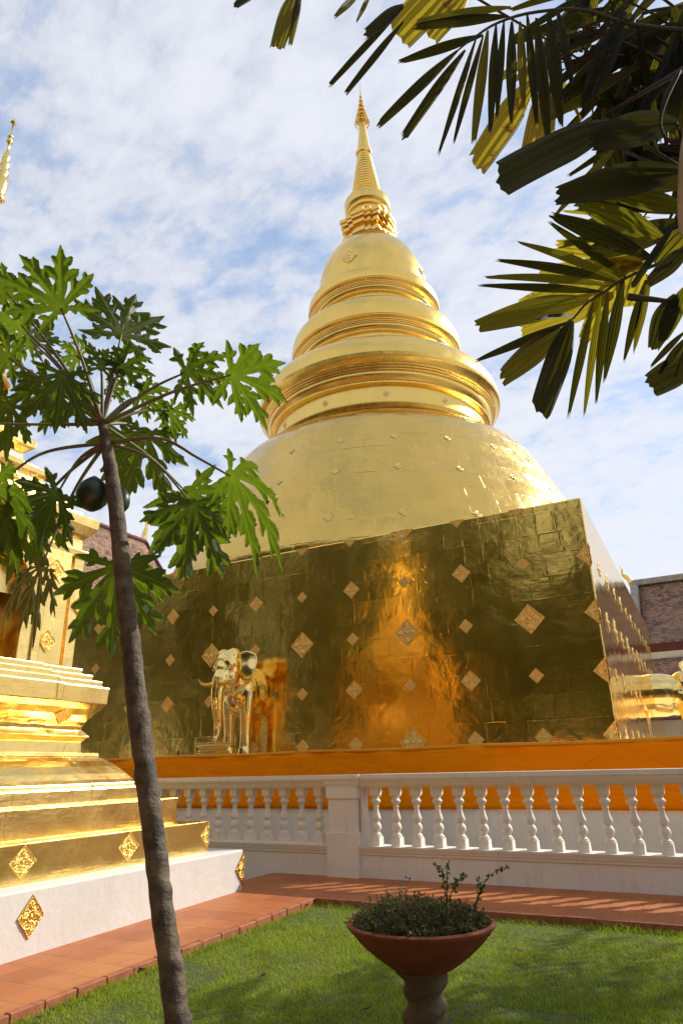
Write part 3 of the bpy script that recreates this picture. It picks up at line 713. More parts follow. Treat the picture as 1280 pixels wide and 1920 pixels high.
def pedestal(loc, rz, label):
    t = thing('trunk_pedestal', loc, label, 'pedestal', 'stepped gold pedestals under elephant trunks', rz)
    m = MB()
    sq = lambda w, d, z: [(-w,-d,z),(w,-d,z),(w,d,z),(-w,d,z)]
    pr = [(0,.30),(.06,.30),(.06,.27),(.10,.27),(.13,.24),(.17,.24),(.20,.29),(.23,.31),(.235,.31),(.235,.34),(.275,.34)]
    m.loft([sq(w, w*.8, z) for z, w in pr]); bevel(m.build('block', 'gold_small_plain', t), .005, 1); return t
pedestal((EX, 13.86-1.42, TZ), 0, 'stepped gold pedestal under the trunk of the front-facing elephant')
pedestal((-1.55+1.42, 22.2, TZ), PI/2, 'stepped gold pedestal of the side-on elephant, out at the right edge')

# ------------------------------------------------------------------ balustrade
def make_balustrade():
    t = thing('balustrade', (-5.34, 9.9, 0), 'white balustrade of turned balusters along the red walkway', 'balustrade')
    ox, oy = 5.34, -9.9
    def rail(x0, x1):
        def ext(prof, name):
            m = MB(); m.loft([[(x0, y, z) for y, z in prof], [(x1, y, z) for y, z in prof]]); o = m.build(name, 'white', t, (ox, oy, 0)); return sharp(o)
        ext([(9.70,1.395),(9.70,1.335),(9.715,1.33),(9.715,1.315),(9.735,1.30),(9.75,1.275),(9.757,1.262),(9.757,1.25),(9.785,1.245),(9.79,1.215),(10.01,1.215),(10.015,1.245),(10.043,1.25),(10.05,1.275),(10.085,1.315),(10.10,1.335),(10.10,1.395)], 'coping')
        ext([(9.74,.418),(9.74,.385),(9.75,.37),(9.752,.345),(9.762,.335),(9.765,.305),(9.78,.295),(9.78,-.1),(10.03,-.1),(10.03,.295),(10.06,.385),(10.06,.418)], 'plinth')
    rail(-12.2, -5.60); rail(-5.08, 4.6)
    m = MB()
    for z0, z1, i in ((-.1,.60,0),(.60,1.06,.022),(1.06,1.214,0)): m.box((-5.60+i,9.70+i,z0),(-5.08-i,10.1-i,z1))
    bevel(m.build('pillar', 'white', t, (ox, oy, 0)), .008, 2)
    m = MB(); pr = [(1.214,.26),(1.245,.27),(1.262,.285),(1.30,.295),(1.33,.315),(1.335,.325),(1.395,.325)]
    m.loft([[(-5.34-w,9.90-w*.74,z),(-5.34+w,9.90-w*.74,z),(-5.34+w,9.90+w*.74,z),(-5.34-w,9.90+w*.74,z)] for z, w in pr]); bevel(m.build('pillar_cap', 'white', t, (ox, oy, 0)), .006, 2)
    b = MB(); q = .07
    b.box((-q,-q,.418),(q,q,.535)); b.box((-q,-q,1.105),(q,q,1.215))
    b.loft([[(-q,-q,1.105),(q,-q,1.105),(q,q,1.105),(-q,q,1.105)][::-1], [(-.05,-.05,1.075),(.05,-.05,1.075),(.05,.05,1.075),(-.05,.05,1.075)][::-1]])
    b.lathe([(.533,.074),(.555,.074),(.56,.066),(.575,.064),(.58,.052),(.592,.042),(.60,.040),(.61,.047),(.63,.062),(.665,.071),(.70,.062),(.72,.047),(.73,.040),(.745,.042),(.752,.052),(.775,.066),(.80,.065),(.83,.054),(.87,.041),(.91,.034),(.93,.035),(.934,.043),(.946,.043),(.95,.036),(.975,.042),(.99,.052),(1.0,.066),(1.02,.072),(1.035,.066),(1.05,.050),(1.06,.046),(1.08,.052)], seg=24)
    first = None
    xs = [-4.852+.3275*k for k in range(27)] + [ony(598.7,1500,9.9).x-.3275*k for k in range(17)]
    for x in xs:
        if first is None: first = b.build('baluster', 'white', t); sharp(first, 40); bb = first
        else: bb = first.copy(); COL.objects.link(bb); bb.parent = t
        bb.location = (x+ox, 9.9+oy, 0)
    for x in (-5.02,):
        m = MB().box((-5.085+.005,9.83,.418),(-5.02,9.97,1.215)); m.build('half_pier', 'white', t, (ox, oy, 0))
make_balustrade()

# ------------------------------------------------------------------ the small chedi beside the walk
SX, SY = -9.3, 5.1
def make_small_chedi():
    t = thing('small_chedi', (SX, SY, 0), 'small gilded chedi with niches on a white plinth at the left edge', 'stupa')
    def part(m, name, mat, w=.012):
        o = m.build(name, mat, t); return bevel(o, w, 2) if w else o
    sq = lambda w, z: [(-w,-w,z),(w,-w,z),(w,w,z),(-w,w,z)]
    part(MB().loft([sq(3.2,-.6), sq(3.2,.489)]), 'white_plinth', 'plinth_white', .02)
    for z0, z1, w in ((.489,.86,2.855),(.86,1.172,2.545)):
        part(MB().loft([sq(w+.01,z0), sq(w,z1-.012), sq(w+.012,z1-.01), sq(w+.012,z1)]), 'base_step', 'gold_small')
    part(steps(MB(), [(1.172,2.26),(1.335,2.25),(1.335,2.20),(1.385,2.19)], .10, .66), 'base_step', 'gold_small')
    part(steps(MB(), [(1.385,2.17),(1.43,2.12),(1.50,2.06),(1.59,1.97),(1.66,1.88),(1.715,1.79),(1.715,1.80),(1.76,1.79)], .10, .64), 'sloping_base', 'gold_small_plain')
    part(steps(MB(), [(1.76,1.635),(1.90,1.625),(1.905,1.635),(1.97,1.69),(1.975,1.69),(2.045,1.63),(2.05,1.615),(2.10,1.62),(2.16,1.645),(2.24,1.70),(2.32,1.775),(2.385,1.82)], .09, .58), 'waist', 'gold_small_plain')
    part(steps(MB(), [(2.385,1.83),(2.615,1.84),(2.615,1.77),(2.70,1.77),(2.70,1.675),(2.785,1.675),(2.785,1.57),(2.87,1.57)], .085, .55), 'cornice_block', 'gold_small')
    half = [(-1.47,0),(-1.29,0),(-1.29,-.09),(-1.17,-.09),(-1.17,.10),(-.80,.10),(-.80,.13),(-.68,.13),(-.68,.10),(-.50,.10),(-.50,-.40)]
    side = half+[(-u, e) for u, e in reversed(half)][:-1]
    def loop(z):
        pts = []
        for k in range(4):
            c, s = round(math.cos(k*PI/2)), round(math.sin(k*PI/2))
            for u, e in side: x, y = u, -(1.47+e); pts.append((c*x-s*y, s*x+c*y, z))
        return pts
    part(MB().loft([loop(2.87), loop(4.44)]), 'shrine_body', 'gold_small', .008)
    for k in range(4):                                    # niche: pointed arch and stepped gable
        R = Matrix.Rotation(k*PI/2, 4, 'Z'); m = MB()
        arch = [(-.497+.497*math.sin(a)*0 - .497*math.cos(a)*0, 0) for a in (0,)]
        n = 13; inner = [(-.49*math.cos(PI*i/(n-1)), 3.72+.52*math.sin(PI*i/(n-1))**.8) for i in range(n)]
        outer = [(-.60*math.cos(PI*i/(n-1)), 3.70+.86*math.sin(PI*i/(n-1))**1.0*(1+.25*(1-abs(i-(n-1)/2)/((n-1)/2)))) for i in range(n)]
        fr = -1.47-.20; bk = -1.47+.02
        rings = []
        for i in range(n):
            (a, b_), (c, d) = inner[i], outer[i]
            rings.append([R@Vector((a, bk, b_)), R@Vector((a, fr, b_)), R@Vector((c, fr, d)), R@Vector((c, bk, d))])
        m.loft(rings)
        m.add([R@Vector((x, -1.47+.05, z)) for x, z in inner]+[R@Vector((0, -1.47+.05, 4.42))], [tuple(range(n))])
        part(m, 'niche_arch', 'gold_small_plain', .01)
        m = MB(); m.lathe([(2.87,.32),(2.95,.34),(3.0,.26),(3.1,.24),(3.25,.27),(3.4,.20),(3.5,.10),(3.56,.09),(3.66,.115),(3.74,.09),(3.8,.04),(3.9,.005)], R@Vector((0,-1.30,0)), 24)
        part(m, 'niche_figure', 'gold_small_plain', 0)
    part(steps(MB(), [(4.44,1.50),(4.56,1.52),(4.56,1.44),(4.74,1.43),(4.80,1.49),(4.92,1.575),(5.06,1.585),(5.06,1.42),(5.18,1.40),(5.18,1.28),(5.34,1.24),(5.42,1.10),(5.52,.98),(5.62,.97),(5.70,1.02),(5.78,1.03),(5.78,.92),(5.87,.905),(5.87,.74),(6.08,.73),(6.14,.80),(6.16,.845),(6.29,.845),(6.29,.70),(6.36,.68)], .07, .5), 'upper_cornice', 'gold_small_plain')
    pr = [(6.36,.74)]
    for z, r in ((6.40,.76),(6.78,.69),(7.12,.61)): pr += [(z,r),(z+.03,r+.05),(z+.09,r+.075),(z+.15,r+.05),(z+.17,r-.01),(z+.32,r-.06)]
    pr += [(7.46,.57),(7.50,.585),(7.6,.58),(7.8,.56),(8.0,.51),(8.18,.43),(8.30,.33),(8.38,.2),(8.40,.25),(8.5,.26),(8.52,.2),(8.6,.2),(8.62,.27),(8.72,.27),(8.73,.2)]
    for k in range(12): z = 8.78+k*.13; r = .2-.011*k; pr += [(z,r*.9),(z+.05,r),(z+.09,r*.95),(z+.115,r*.85)]
    pr += [(10.36,.07),(10.6,.055),(10.8,.05)]
    sharp(part(MB().lathe(pr, seg=64), 'bell_and_spire', 'gold_polished', 0), 30)
    m = MB().lathe([(10.72,.04),(10.80,.11),(10.86,.09),(10.92,.085),(11.0,.105),(11.12,.115),(11.25,.095),(11.32,.07),(11.36,.095),(11.44,.085),(11.5,.06),(11.54,.085),(11.62,.075),(11.66,.05),(11.70,.07),(11.82,.06),(11.86,.03),(12.10,.022),(12.13,.06),(12.18,.03),(12.22,.022),(12.24,.055),(12.29,.03),(12.36,.018),(12.62,.012)], seg=16)
    m.tube([(0,0,12.40),(-.05,.03,12.52),(-.06,.04,12.66)], [.014,.011,.003], 6)
    m.lathe([(12.58,.0),(12.60,.05),(12.64,.04),(12.68,.015),(12.72,.0)], seg=8)
    part(m, 'finial', 'gold_small_plain', 0)
    def orn(kind, s, x, y, z, n_=(1, 0, 0), zs=1): ornament(kind, s, (x-SX, y-SY, z), n_, t, zs=zs)
    X1, X0 = SX+2.857, SX+3.2
    for dy in (-2.86, -1.43, 0, 1.43): orn('full', .165, X1, SY+dy-.03, .69)
    ornament('left' if False else 'left', .165, (2.857, 2.857, .69), (1, 0, 0), t)
    for dy in (-1.9, -.13, ): orn('full', .15, X0, SY+dy, .255, zs=1.25)
    ornament('left', .17, (3.2, 3.2, .26), (1, 0, 0), t, zs=1.2)
    ornament('left', .17, (3.2, 3.2, .26), (1, 0, 0), t, zs=1.2).matrix_basis
    orn('full', .15, SX+1.575, SY+.92, 3.16); orn('full', .15, SX+1.575, SY-.92, 3.16)
    orn('full', .15, SX+1.575, SY+.92, 4.15)
    ornament('full', .135, (1.70, 1.22, 2.23), (1, 0, -.62), t, mat='filigree_soft')
    for z in (3.75,): ornament('left', .15, (1.475, 1.47, z), (1, 0, 0), t)
make_small_chedi()

# ------------------------------------------------------------------ viharns behind
def quad_uv(m, a, b, c, d):
    """roof plane a-b (eave) to d-c (ridge) with metre uvs, 12 rows sagging slightly"""
    a, b, c, d = map(Vector, (a, b, c, d)); n = 16; k = 24; vs = []; uv = []
    w = (b-a).length; h = (d-a).length
    for j in range(n+1):
        for i in range(k+1):
            p = (a.lerp(b, i/k)).lerp(d.lerp(c, i/k), j/n)
            sag = -.22*math.sin(j/n*PI)*h/5
            p = p+Vector((0, 0, sag)); vs.append(p); uv.append((w*i/k, h*j/n))
    m.add(vs, [(j*(k+1)+i, j*(k+1)+i+1, (j+1)*(k+1)+i+1, (j+1)*(k+1)+i) for j in range(n) for i in range(k)], True, uv)
def chofa(m, base, d1, h, r=.12):
    """horn finial: S curve rising from base leaning along d1"""
    b = Vector(base); d = Vector(d1); u = Vector((0, 0, 1))
    pts = curve([b, b+d*.10*h+u*.22*h, b+d*.30*h+u*.42*h, b+d*.22*h+u*.62*h, b+d*.16*h+u*.8*h, b+d*.22*h+u*1.0*h], 16)
    m.tube(pts, [r*(1-.055*i)*(1+.25*math.sin(i*1.3)) for i in range(16)], 10)
def right_viharn():
    rl = ony(1190, 1098, 40); rz = rl.z; x0 = rl.x; x1 = 22
    e = ony(1219, 1207, 35.6); ez = e.z; ey = 35.6
    t = thing('temple_hall', (x0+8, 40, 0), 'tiled temple hall roof with horn finial behind the right corner of the chedi block', 'temple')
    O = Vector((x0+8, 40, 0)); P = lambda x, y, z: Vector((x, y, z))-O
    for s in (-1, 1):
        m = MB(); ye = 40+s*(40-ey); quad_uv(m, P(x0,ye,ez), P(x1,ye,ez), P(x1,40,rz), P(x0,40,rz)); o = m.build('upper_roof', 'roof', t); so_ = o.modifiers.new('t', 'SOLIDIFY'); so_.thickness = .12
        m = MB(); quad_uv(m, P(x0-.6,40+s*8.4,ez-3.6), P(x1,40+s*8.4,ez-3.6), P(x1,40+s*4.6,ez-.75), P(x0-.6,40+s*4.6,ez-.75)); o = m.build('lower_roof', 'roof', t); so_ = o.modifiers.new('t', 'SOLIDIFY'); so_.thickness = .12
        m = MB(); pts = [P(x0-.05,40+s*(40-ey)*(1-k/8),ez+(rz-ez)*k/8-.22*math.sin(k/8*PI)+.10) for k in range(9)]; m.tube(pts, [.22]*9, 8); m.build('bargeboard', 'grey_trim', t)
        m = MB(); ye = 40+s*(40-ey)*.97; m.box(tuple(P(x0+.1,ye-.1,ez-.40)), tuple(P(x1,ye+.1,ez-.05))); m.build('fascia', 'red_trim', t)
        m = MB(); m.box(tuple(P(x0+.1,40+s*4.3-.12,ez-.80)), tuple(P(x1,40+s*4.3+.12,ez-.42))); m.build('wall_plate', 'plaster', t)
    m = MB(); m.box(tuple(P(x0-.1,39.8,rz-.05)), tuple(P(x1,40.2,rz+.30))); bevel(m.build('ridge', 'grey_trim', t), .06, 2)
    m = MB(); m.box(tuple(P(x0+.5,32.6,-.6)), tuple(P(x1-.5,47.4,ez-3.4))); m.build('wall', 'plaster', t)
    m = MB(); m.add([P(x0+.2,40-(40-ey)+.2,ez-.1), P(x0+.2,40+(40-ey)-.2,ez-.1), P(x0+.2,40,rz-.1)], [(0,1,2)]); o = m.build('gable', 'red_trim', t); so_ = o.modifiers.new('t', 'SOLIDIFY'); so_.thickness = .1
    m = MB(); pts = [ony(x, y, 40)-O for x, y in ((1192,1100),(1184,1097),(1178,1086),(1170,1080),(1166,1075),(1165,1068),(1162,1062))]
    m.tube(curve(pts, 20), [.16,.17,.17,.17,.165,.16,.15,.14,.13,.13,.12,.12,.10,.09,.08,.07,.06,.05,.035,.01], 10); m.build('horn_finial', 'gold_small_plain', t)
right_viharn()
def left_viharn():
    Y1 = 30.0; r = ony(273, 1017, Y1); q = ony(314, 1082, Y1); sl = (r.z-q.z)/(q.x-r.x); hw = 5.2
    t = thing('temple_hall', (r.x, 20, 0), 'sunlit brown tiled roof with gold horn finial behind the papaya trunk', 'temple'); O = Vector((r.x, 20, 0))
    P = lambda x, y, z: Vector((x, y, z))-O; Y0 = 10; ez = r.z-sl*hw*.95
    for s in (-1, 1):
        m = MB(); quad_uv(m, P(r.x+s*hw,Y0,ez), P(r.x+s*hw,Y1,ez), P(r.x,Y1,r.z), P(r.x,Y0,r.z)); o = m.build('roof', 'roof', t); so_ = o.modifiers.new('t', 'SOLIDIFY'); so_.thickness = .1
        m = MB(); m.tube([P(r.x+s*hw*k/8,Y1+.05,r.z+(ez-r.z)*k/8-.3*math.sin(k/8*PI)) for k in range(9)], [.13]*9, 8); m.build('bargeboard', 'red_trim', t)
    m = MB(); m.tube([P(r.x,Y0,r.z+.05), P(r.x,Y1,r.z+.05)], [.16,.16], 8); m.build('ridge', 'red_trim', t)
    m = MB(); m.add([P(r.x-hw+.3,Y1-.2,ez+.1), P(r.x+hw-.3,Y1-.2,ez+.1), P(r.x,Y1-.2,r.z-.2)], [(0,1,2)]); o = m.build('gable', 'red_trim', t); so_ = o.modifiers.new('t', 'SOLIDIFY'); so_.thickness = .1
    m = MB(); m.box(tuple(P(r.x-hw+.6,Y0+.4,-.6)), tuple(P(r.x+hw-.6,Y1-.4,ez+.3))); m.build('wall', 'plaster', t)
    m = MB(); pts = [ony(x, y, Y1)-O for x, y in ((268,1018),(270,1006),(273,996),(275,988),(276,978),(277,966))]
    m.tube(curve(pts, 16), [.20,.19,.18,.17,.17,.155,.14,.13,.12,.10,.09,.11,.08,.05,.03,.008], 8); m.build('horn_finial', 'gold_small_plain', t)
left_viharn()

# ------------------------------------------------------------------ terracotta bowl on a twisted foot, and what grows in it
RC = at(788, 1729, 3.75); PB = lawn_z(RC.x, RC.y)-.03; PH = RC.z-PB
def make_pot():
    t = thing('flower_bowl', (RC.x, RC.y, PB), 'wide terracotta bowl on a twisted stone foot standing on the lawn', 'planter')
    h = PH
    bowl = [(h-.218,.05),(h-.218,.150),(h-.210,.172),(h-.188,.206),(h-.150,.262),(h-.112,.310),(h-.075,.350),(h-.042,.378),(h-.036,.386),(h-.024,.398),(h-.010,.410),(h,.411),(h+.008,.401),(h+.008,.389),(h-.004,.380),(h-.03,.362),(h-.08,.315),(h-.13,.25)]
    sharp(MB().lathe(bowl, seg=96).build('bowl', 'terracotta', t), 50)
    m = MB(); rings = []; uv = []; n = 96; k = 40; z1 = h-.216
    pr = [(0,.235),(.05,.240),(z1-.42,.205),(z1-.34,.172),(z1-.26,.134),(z1-.19,.106),(z1-.12,.100),(z1-.06,.118),(z1,.150)]
    for j in range(k+1):
        z = z1*j/k; r = float(np.interp(z, [a for a, b_ in pr], [b_ for a, b_ in pr]))
        rings.append([((r+.013*math.sin(2*PI*i/n-z*62))*math.cos(2*PI*i/n), (r+.013*math.sin(2*PI*i/n-z*62))*math.sin(2*PI*i/n), z) for i in range(n)])
    m.loft(rings, True, True); m.build('twisted_foot', 'stone', t)
    m = MB(); vs = [(0, 0, h+.02)]; 
    for j in range(1, 9):
        for i in range(40):
            a = 2*PI*i/40; r = .347*j/8; vs.append((r*math.cos(a), r*math.sin(a), h-.045+.085*(1-(j/8)**2)+.018*mnoise.noise(Vector((r*math.cos(a)*9, r*math.sin(a)*9, 0)))))
    fs = [(0, 1+i, 1+(i+1) % 40) for i in range(40)]+[(1+j*40+i, 1+(j+1)*40+i, 1+(j+1)*40+(i+1) % 40, 1+j*40+(i+1) % 40) for j in range(7) for i in range(40)]
    m.add(vs, fs, True); m.build('soil', 'potsoil', t)
make_pot()
def leaf_quad(m, p, d, n, L, w, mi=0):
    d = d.normalized(); s = d.cross(n); s = s.normalized() if s.length > 1e-4 else Vector((1, 0, 0)); nn = s.cross(d)
    m.add([p, p+d*L*.5+s*w-nn*L*.06, p+d*L, p+d*L*.5-s*w-nn*L*.06], [(0,1,2),(0,2,3)], False, [(.5,0),(1,.5),(.5,1),(0,.5)], mi)
def rv(r=rnd, up=0):
    while True:
        v = Vector((r.uniform(-1,1), r.uniform(-1,1), r.uniform(-1,1)))
        if .05 < v.length < 1: break
    v.normalize(); v.z += up; return v.normalized()
def make_herbs():
    t = thing('bedding_herb', (RC.x, RC.y, RC.z), 'low tangled half-dry herb filling the terracotta bowl', 'plant')
    m = MB(); st = MB(); r = random.Random(11)
    for k in range(780):
        a = r.uniform(0, 2*PI); q = .365*math.sqrt(r.random()); x, y = q*math.cos(a), q*math.sin(a)
        side = x*RT.x+y*RT.y
        hh = (.050+.085*(1-(q/.385)**2))*r.uniform(.45, 1.15)*(1.18 if side < -.05 else .95)
        base = Vector((x*.93, y*.93, -.02)); d = Vector((x*.9, y*.9, .42)).normalized()*.7+rv(r)*.45; d.normalize()
        n = 5; p = base; pts = [p]
        for i in range(n): d = (d+rv(r)*.25+Vector((0,0,-.03))).normalized(); p = p+d*(hh/n*1.3); pts.append(p)
        st.tube(pts, [.0022-.0003*i for i in range(n+1)], 4, cap=False)
        dry = r.random() < .32+.5*mnoise.noise(Vector((x*6, y*6, 1)))
        for i in range(r.randint(20, 34)):
            f = r.random()**.7*n; i0 = min(int(f), n-1); pp = pts[i0].lerp(pts[i0+1], f-i0)
            ld = rv(r, .25); L = r.uniform(.008, .020)
            leaf_quad(m, pp, ld, rv(r, .6), L, L*r.uniform(.2, .36), 1 if dry else 0)
    m.build('foliage', ['herb', 'herb_dry'], t); st.build('stem', 'herb_dry', t)
    fl = MB()
    for px, py in ((760,1646),(768,1649),(752,1652)):
        c = at(px, py, 3.72)-RC
        for k in range(7): leaf_quad(fl, c+rv(r)*.004, rv(r, .3), rv(r), .012, .005)
    fl.build('flower', simple('lilac_flower', (.22,.12,.42), .6), t)
make_herbs()
def sprig(stems, label):
    b = at(*stems[0][0], 3.78); t = thing('green_sprig', b, label, 'plant', 'green sprigs above the herb in the bowl'); r = random.Random(len(label))
    m = MB(); st = MB()
    for path in stems:
        pts = [at(x, y, 3.78+.02*math.sin(i*2+x))-b for i, (x, y) in enumerate(path)]; cv = curve(pts, 14)
        st.tube(cv, [.0034-.00018*i for i in range(14)], 6)
        for i in range(3, 14):
            for s in range(3):
                L = r.uniform(.022, .036)*(1.15-.03*i); d = (cv[min(i+1, 13)]-cv[i-1]).normalized()*.5+rv(r, .1)
                leaf_quad(m, cv[i], d, rv(r, .8), L, L*.30)
    m.build('leaves', 'sprig', t); st.build('stem', 'petiole', t)
sprig([[(838,1725),(838,1665),(838,1635),(841,1617)], [(838,1690),(831,1655),(826,1632),(812,1622)], [(840,1690),(852,1660),(864,1645),(872,1640)]], 'tall upright green sprig rising from the middle of the bowl')
sprig([[(884,1722),(890,1695),(903,1662),(920,1640),(938,1628),(950,1628)], [(886,1715),(899,1672),(896,1650)]], 'arching green sprig leaning out over the right rim of the bowl')

# ------------------------------------------------------------------ papaya
def papaya_leaf(tree, O, attach, cpx, cd, tpx, td, k=1.0, droop=.22, mat='papaya_leaf', via=None, scale=1.0, spread=1.0, seed=0, crumple=0.0, sc_side=1.0):
    r = random.Random(seed+int(cpx[0]*7+cpx[1])); c = at(*cpx, cd); tip = at(*tpx, td); view = (c-EYEV).normalized()
    n = (Vector((0,0,1))+view*k).normalized(); ex = tip-c; L = ex.length*scale; ex.normalize()
    n = (n-ex*n.dot(ex)).normalized(); ey = n.cross(ex)
    P = c-O; segs = []                         # (start x, y, angle, length, half width, is main)
    lobes = [(0,1.0),(.60,.95),(-.60,.95),(1.22,.80),(-1.22,.80),(1.92,.58),(-1.92,.58)]
    drl = []
    for i, (a, l) in enumerate(lobes):
        a = a*spread+r.uniform(-.08,.08); l = l*r.uniform(.92,1.07)*(sc_side if i else 1)
        segs.append((0,0,a,l,l*.098*(1-.35*crumple),1)); drl.append((a, droop*r.uniform(.5,1.6)+crumple*r.uniform(0,1.0)))
        for f, ll, da in ((.40,.34,.70),(.62,.27,.55),(.22,.22,.85)):
            if l < .7 and f > .5: continue
            for sg in (-1, 1):
                ff = f*r.uniform(.9,1.1); q = l*ll*r.uniform(.75,1.15)
                if f < .3 and r.random() < .5: continue
                segs.append((l*ff*math.cos(a), l*ff*math.sin(a), a+sg*(da+r.uniform(-.12,.12)), q, q*.21, 0))
    G = 120; ax = np.linspace(-1.12, 1.12, G+1); X_, Y_ = np.meshgrid(ax, ax); F = np.full(X_.shape, -9.0); U = np.full(X_.shape, .5); T = np.zeros(X_.shape); BEST = np.full(X_.shape, -9.0); RIB = np.full(X_.shape, 9.0)
    for (x0, y0, a, l, w, mainl) in segs:
        ca, sa = math.cos(a), math.sin(a); t = ((X_-x0)*ca+(Y_-y0)*sa)/l; sd = -(X_-x0)*sa+(Y_-y0)*ca
        tt = np.clip(t, 0, 1); prof = np.where(tt < .55, .26+.74*np.sin(tt/.55*np.pi/2)**1.3, np.clip(np.cos((tt-.55)/.45*np.pi/2), 0, 1)**.85)
        wv = w*prof*(1+.07*np.sin(tt*17+a*5)); val = np.where((t > 1) | (t < (0 if mainl else -.25)), -np.abs(t-tt)*l-.002, wv-np.abs(sd))
        if mainl: val = np.where(t < 0, -.05, val)
        F = np.maximum(F, val); k_ = val > BEST
        U = np.where(k_, .5+.5*np.clip(sd/(w+1e-6), -1, 1), U); T = np.where(k_, t*.5+.3*(1-mainl), T); BEST = np.maximum(BEST, val)
    F = np.maximum(F, .12-np.hypot(X_-.02, Y_))
    m = MB(); ids = {}; vs = []; uv = []; fs = []
    def vert(ix, iy, jx, jy):
        key = (ix, iy, jx, jy) if (ix, iy) <= (jx, jy) else (jx, jy, ix, iy)
        if key in ids: return ids[key]
        if (ix, iy) == (jx, jy): f_ = 0
        else: fa, fb = F[iy, ix], F[jy, jx]; f_ = fa/(fa-fb)
        x = X_[iy, ix]*(1-f_)+X_[jy, jx]*f_; y = Y_[iy, ix]*(1-f_)+Y_[jy, jx]*f_
        u_ = U[iy, ix]; rad = math.hypot(x, y); th = math.atan2(y, x)
        wsum = dsum = 1e-9
        for a, d in drl: g_ = math.exp(-((th-a)/.28)**2); wsum += g_; dsum += g_*d
        dz = dsum/wsum*rad*rad; fold = .06*abs(u_-.5)*2*min(1, rad*2)
        vs.append(P+(ex*x+ey*y)*L*(1-.12*dz*dz)-Vector((0,0,1))*dz*L+n*(fold*L+.008*L*math.sin(th*9+rad*11)*rad)); uv.append((u_, T[iy, ix])); ids[key] = len(vs)-1
        return ids[key]
    for iy in range(G):
        for ix in range(G):
            for tri in (((ix,iy),(ix+1,iy),(ix+1,iy+1)), ((ix,iy),(ix+1,iy+1),(ix,iy+1))):
                ins = [F[q[1], q[0]] > 0 for q in tri]
                if not any(ins): continue
                poly = []
                for k in range(3):
                    p_, q_ = tri[k], tri[(k+1) % 3]
                    if ins[k]: poly.append(vert(*p_, *p_))
                    if ins[k] != ins[(k+1) % 3]: poly.append(vert(*p_, *q_))
                poly = [v_ for i_, v_ in enumerate(poly) if v_ != poly[i_-1]]
                if len(poly) >= 3: fs.append(poly)
    m.add(vs, fs, True, uv)
    lf = m.build('leaf', mat, tree)
    a0 = attach-O; path = [a0]+[at(*q)-O for q in (via or [])]+[P]
    if not via:
        mid = a0.lerp(P, .55)+Vector((0,0,.035)); path = [a0, mid, P]
    cv = curve(path, 14); pm = MB(); pm.tube(cv, [.0125-.00055*i for i in range(14)], 8); pm.build('petiole', 'petiole', lf)
    return lf
